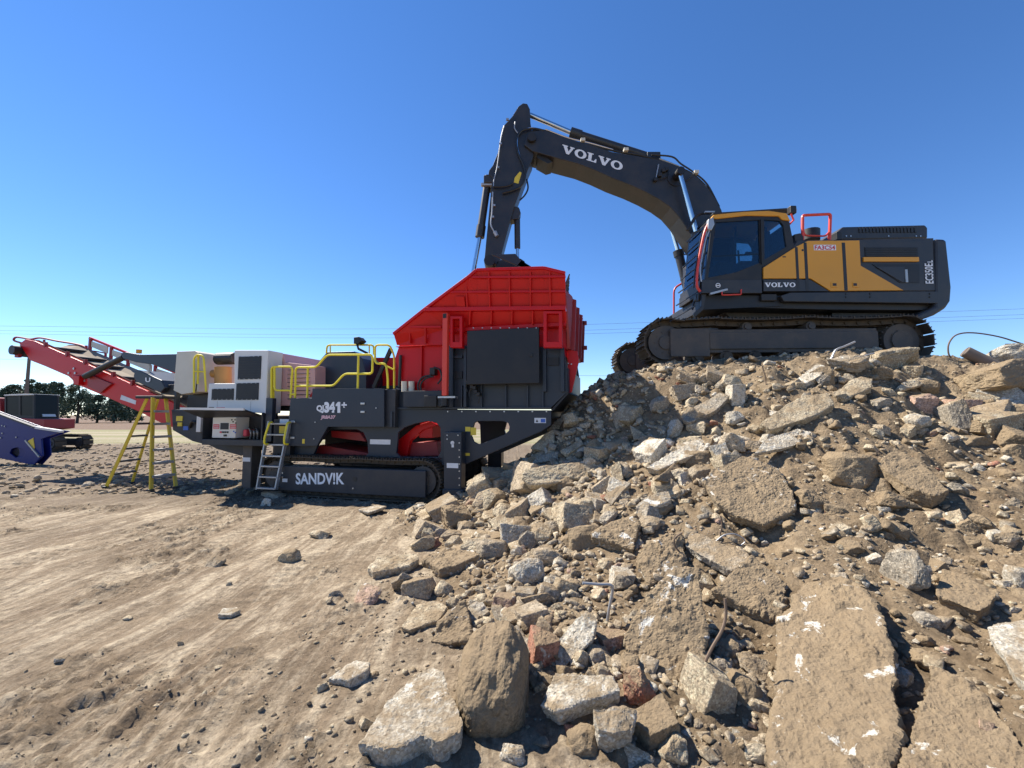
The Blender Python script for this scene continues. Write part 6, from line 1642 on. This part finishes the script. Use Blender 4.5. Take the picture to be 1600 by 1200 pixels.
ICO = bmesh.new(); bmesh.ops.create_icosphere(ICO, subdivisions=1, radius=1.0)
ico_v = np.array([v.co[:] for v in ICO.verts]); ico_f = np.array([[v.index for v in f.verts] for f in ICO.faces]); ICO.free()
def gravel(name, x, y, size, mat, label, seed):
    rnd = np.random.RandomState(seed); n = len(x); z = terrain_many(x, y)
    V = ico_v[None] * (1 + .38 * (rnd.rand(n, len(ico_v), 1) - .5) * 2 * .8)
    V = V * (size[:, None, None] * (np.array([1, .8, .55]) * (1 + .5 * (rnd.rand(n, 1, 3) - .5))))
    a = rnd.rand(n) * 6.283; t = (rnd.rand(n) - .5) * 1.0
    ca, sa, ct, s_t = np.cos(a)[:, None], np.sin(a)[:, None], np.cos(t)[:, None], np.sin(t)[:, None]
    X, Y, Z = V[..., 0] * ct - V[..., 2] * s_t, V[..., 1], V[..., 0] * s_t + V[..., 2] * ct
    P = np.stack([X * ca - Y * sa + x[:, None], X * sa + Y * ca + y[:, None], Z + (z + size * .15)[:, None]], -1).reshape(-1, 3)
    F = (ico_f[None] + (np.arange(n) * len(ico_v))[:, None, None]).reshape(-1, 3)
    me = bpy.data.meshes.new(name); me.vertices.add(len(P)); me.vertices.foreach_set('co', P.ravel())
    me.loops.add(F.size); me.loops.foreach_set('vertex_index', F.ravel())
    me.polygons.add(len(F)); me.polygons.foreach_set('loop_start', np.arange(len(F)) * 3); me.polygons.foreach_set('loop_total', np.full(len(F), 3))
    me.update(); me.validate(); me.materials.append(MATS[mat])
    return tag(new_obj(name, me), label, None, kind='stuff')

def fragments(name, x, y, size, mat, label, seed):
    """broken pieces, each one of the low library shapes turned its own way"""
    rnd = np.random.RandomState(seed); z = terrain_many(x, y); VS, FS, k0 = [], [], 0
    for i in range(len(x)):
        V, F = LOW[rnd.randint(len(LOW))]
        M = np.array(Euler(rnd.uniform(-.7, .7, 3) + np.array([0, 0, rnd.rand() * 6.28])).to_matrix())
        sc_ = size[i] * 2 * np.array([rnd.uniform(.8, 1.3), rnd.uniform(.6, 1.0), rnd.uniform(.4, .8)])
        VS.append((V * sc_) @ M.T + np.array([x[i], y[i], z[i] + size[i] * .22])); FS.append(F + k0); k0 += len(V)
    P, F = np.concatenate(VS), np.concatenate(FS)
    me = bpy.data.meshes.new(name); me.vertices.add(len(P)); me.vertices.foreach_set('co', P.ravel())
    me.loops.add(F.size); me.loops.foreach_set('vertex_index', F.ravel())
    me.polygons.add(len(F)); me.polygons.foreach_set('loop_start', np.arange(len(F)) * 3); me.polygons.foreach_set('loop_total', np.full(len(F), 3))
    me.update(); me.validate(); me.materials.append(MATS[mat])
    return tag(new_obj(name, me), label, None, kind='stuff')
def scatter(n, x0, x1, y0, y1, seed, clump=.0, keep=None):
    r = np.random.RandomState(seed); x = x0 + (x1 - x0) * r.rand(n); y = y0 + (y1 - y0) * r.rand(n) ** 1.35
    if clump:
        d = fbm2(x, y, .7, 3, seed) > clump; x, y = x[d], y[d]
    return x, y
for k, (mat, n, lab) in enumerate((('concrete_tan', 1800, 'tan broken bits packed between the slabs of the heap'), ('brown_stone', 1100, 'brown broken bits packed between the slabs of the heap'), ('grey_stone', 900, 'grey broken bits packed between the slabs of the heap'), ('concrete_pale', 700, 'white broken bits packed between the slabs of the heap'), ('mud_stone', 1100, 'muddy lumps packed between the slabs of the heap'), ('brick_pale', 160, 'pinkish brick bits packed between the slabs of the heap'), ('brick_red', 60, 'red brick bits packed between the slabs of the heap'))):
    x, y = scatter(n * 4, -1.6, 6.5, 1.9, 9.8, 360 + k); hm = np.where((y > 7.1) & (x > 3.1), -1, heap_macro(x, y))
    dens = np.clip(1.1 - (x - .30 * (y - 2)) / 1.9, .17, 1); m = (hm > .02) & (np.random.RandomState(k).rand(len(x)) < dens); x, y = x[m][:n], y[m][:n]
    fragments('rubble_bits', x, y, (.014 + .056 * np.random.RandomState(k + 5).rand(len(x)) ** 1.7) * (.5 + .11 * np.minimum(y, 7.5)), mat, lab, 380 + k)
for k, (mat, n, lab) in enumerate((('brown_stone', 7500, 'brown crumbs and pebbles all over the mound'), ('concrete_tan', 4000, 'tan concrete crumbs all over the mound'), ('grey_stone', 2600, 'grey pebbles all over the mound'), ('brick_red', 420, 'tiny red brick crumbs all over the mound'), ('concrete_pale', 1500, 'white concrete crumbs all over the mound'))):
    x, y = scatter(n, -1.8, 7.5, 1.2, 7.6, 60 + k); m = heap_macro(x, y) > .0; x, y = x[m], y[m]
    gravel('mound_gravel', x, y, .006 + .022 * np.random.RandomState(k).rand(len(x)) ** 3 + .018 * (np.random.RandomState(k + 50).rand(len(x)) > .93), mat, lab, 70 + k)
for k, (mat, n, lab) in enumerate((('brown_stone', 24000, 'brown pebbles and crumbs strewn over the trodden earth'), ('concrete_tan', 12000, 'tan chips strewn over the trodden earth'), ('grey_stone', 7000, 'grey chips strewn over the trodden earth'), ('concrete_pale', 2500, 'white chips strewn over the trodden earth'))):
    x, y = scatter(n, -9.5, 1.6, 1.3, 12.0, 160 + k)
    toe = np.clip(1 - np.abs(x + .7 - (y - 3) * .03) / 2.4, 0, 1)
    msk = fbm2(x, y, 1.2, 4, 9, .6) * 2.0 + .25 + .9 * toe ** 2 + .35 * (fbm2(x, y, .22, 2, 77)) > np.random.RandomState(k + 3).rand(len(x)) * 1.3
    x, y, toe = x[msk], y[msk], toe[msk]
    size = .0025 + .006 * np.random.RandomState(k + 9).rand(len(x)) ** 4 + .026 * toe ** 1.5 * np.random.RandomState(k + 19).rand(len(x)) ** 5 + .003 * np.clip(y - 5, 0, 8) * np.random.RandomState(k + 29).rand(len(x)) ** 2
    gravel('ground_gravel', x, y, size, mat, lab, 170 + k)
x, y = scatter(900, -9, 1.2, 1.4, 10, 290); toe = np.clip(1 - np.abs(x + .7) / 3.5, 0.05, 1); q = np.random.RandomState(8).rand(len(x)) < toe ** 1.3; x, y = x[q], y[q]
fragments('ground_bits', x, y, .010 + .03 * np.random.RandomState(9).rand(len(x)) ** 3, 'concrete_tan', 'loose tan stone chips thinning out from the heap across the earth', 291)
x, y = scatter(7000, -22, -2.6, 8.8, 24.0, 260, -.25)
gravel('crushed_stone', x, y, .015 + .095 * np.random.RandomState(3).rand(len(x)) ** 3.5, 'brown_stone', 'crushed stone fragments spread under the conveyor', 261)
x, y = scatter(3000, -19, -2.6, 8.8, 21.0, 262, -.15)
gravel('crushed_stone', x, y, .015 + .075 * np.random.RandomState(4).rand(len(x)) ** 3.5, 'mud_stone', 'brown stone fragments spread under the conveyor', 263)

# ------------------------------------------------------------------ bars, wires and a post sticking out of the heap
def bar_thing(name, label, cat, pts, r, mat, y=None, dy=0.0, n=6):
    base, yb = None, pts[-1][1]
    while base is None or base.y > 12:
        base = hit(pts[-1][0], yb); yb += 2
    yy = base.y if y is None else y
    P = [at(px, py, yy + dy * (1 - i / (len(pts) - 1))) for i, (px, py) in enumerate(pts)]
    P[-1] = base - Vector((0, 0, .03)) if y is None else P[-1]
    return tag(MB().tube(spline(P, n), r, 8).build(name, mat, smooth=True), label, cat)
bar_thing('bent_rebar', 'long bent rusty bar rising beside the huge crusted slab', 'rebar', [(1133, 935), (1134, 962), (1128, 985), (1111, 1015), (1098, 1045), (1091, 1080), (1083, 1098), (1068, 1102)], .009, 'rust_steel', dy=.12)
bar_thing('bent_rebar', 'grey L-shaped bar sticking out in mid slope', 'rebar', [(910, 911), (935, 913), (954, 914), (957, 924), (952, 950), (947, 975)], .011, 'galvanised', dy=-.02, n=3)
bar_thing('bent_rebar', 'thin bent bar sticking up in front of the excavator tracks', 'rebar', [(1336, 534), (1320, 541), (1306, 547), (1299, 560), (1288, 572)], .014, 'galvanised')
bar_thing('bent_rebar', 'short thin bar beside the track sprocket', 'rebar', [(1366, 552), (1352, 556), (1344, 562)], .012, 'galvanised')
bar_thing('curved_wire', 'thin wire arching against the sky at the right edge', 'wire', [(1640, 548), (1600, 538), (1560, 526), (1520, 520), (1495, 523), (1483, 536), (1482, 552), (1488, 562)], .011, 'rust_steel', y=6.5)
bar_thing('thin_wire', 'thin rusty wire hanging on the upper slope', 'wire', [(1190, 570), (1196, 590), (1197, 612)], .007, 'rust_steel')
bar_thing('thin_wire', 'coiled thin wire above the brown flat slab', 'wire', [(1066, 832), (1054, 842), (1056, 855), (1066, 868), (1073, 882)], .007, 'rust_steel')
bar_thing('thin_wire', 'curved wire lying on the lumpy grey slab', 'wire', [(1118, 846), (1132, 836), (1150, 835), (1164, 846), (1150, 851)], .006, 'galvanised')
bar_thing('thin_wire', 'loop of wire below the overhanging slab', 'wire', [(1126, 806), (1128, 822), (1122, 838)], .007, 'rust_steel')
a, b = at(1507, 549, 6.45), at(1556, 573, 6.3)
tag(MB().tube([a, a.lerp(b, .3), b], .085, 16).build('broken_post', 'brown_post' if 'brown_post' in MATS else 'wood_pole', None, .012, True), 'round brown post jutting from the mound top at the right', 'post')
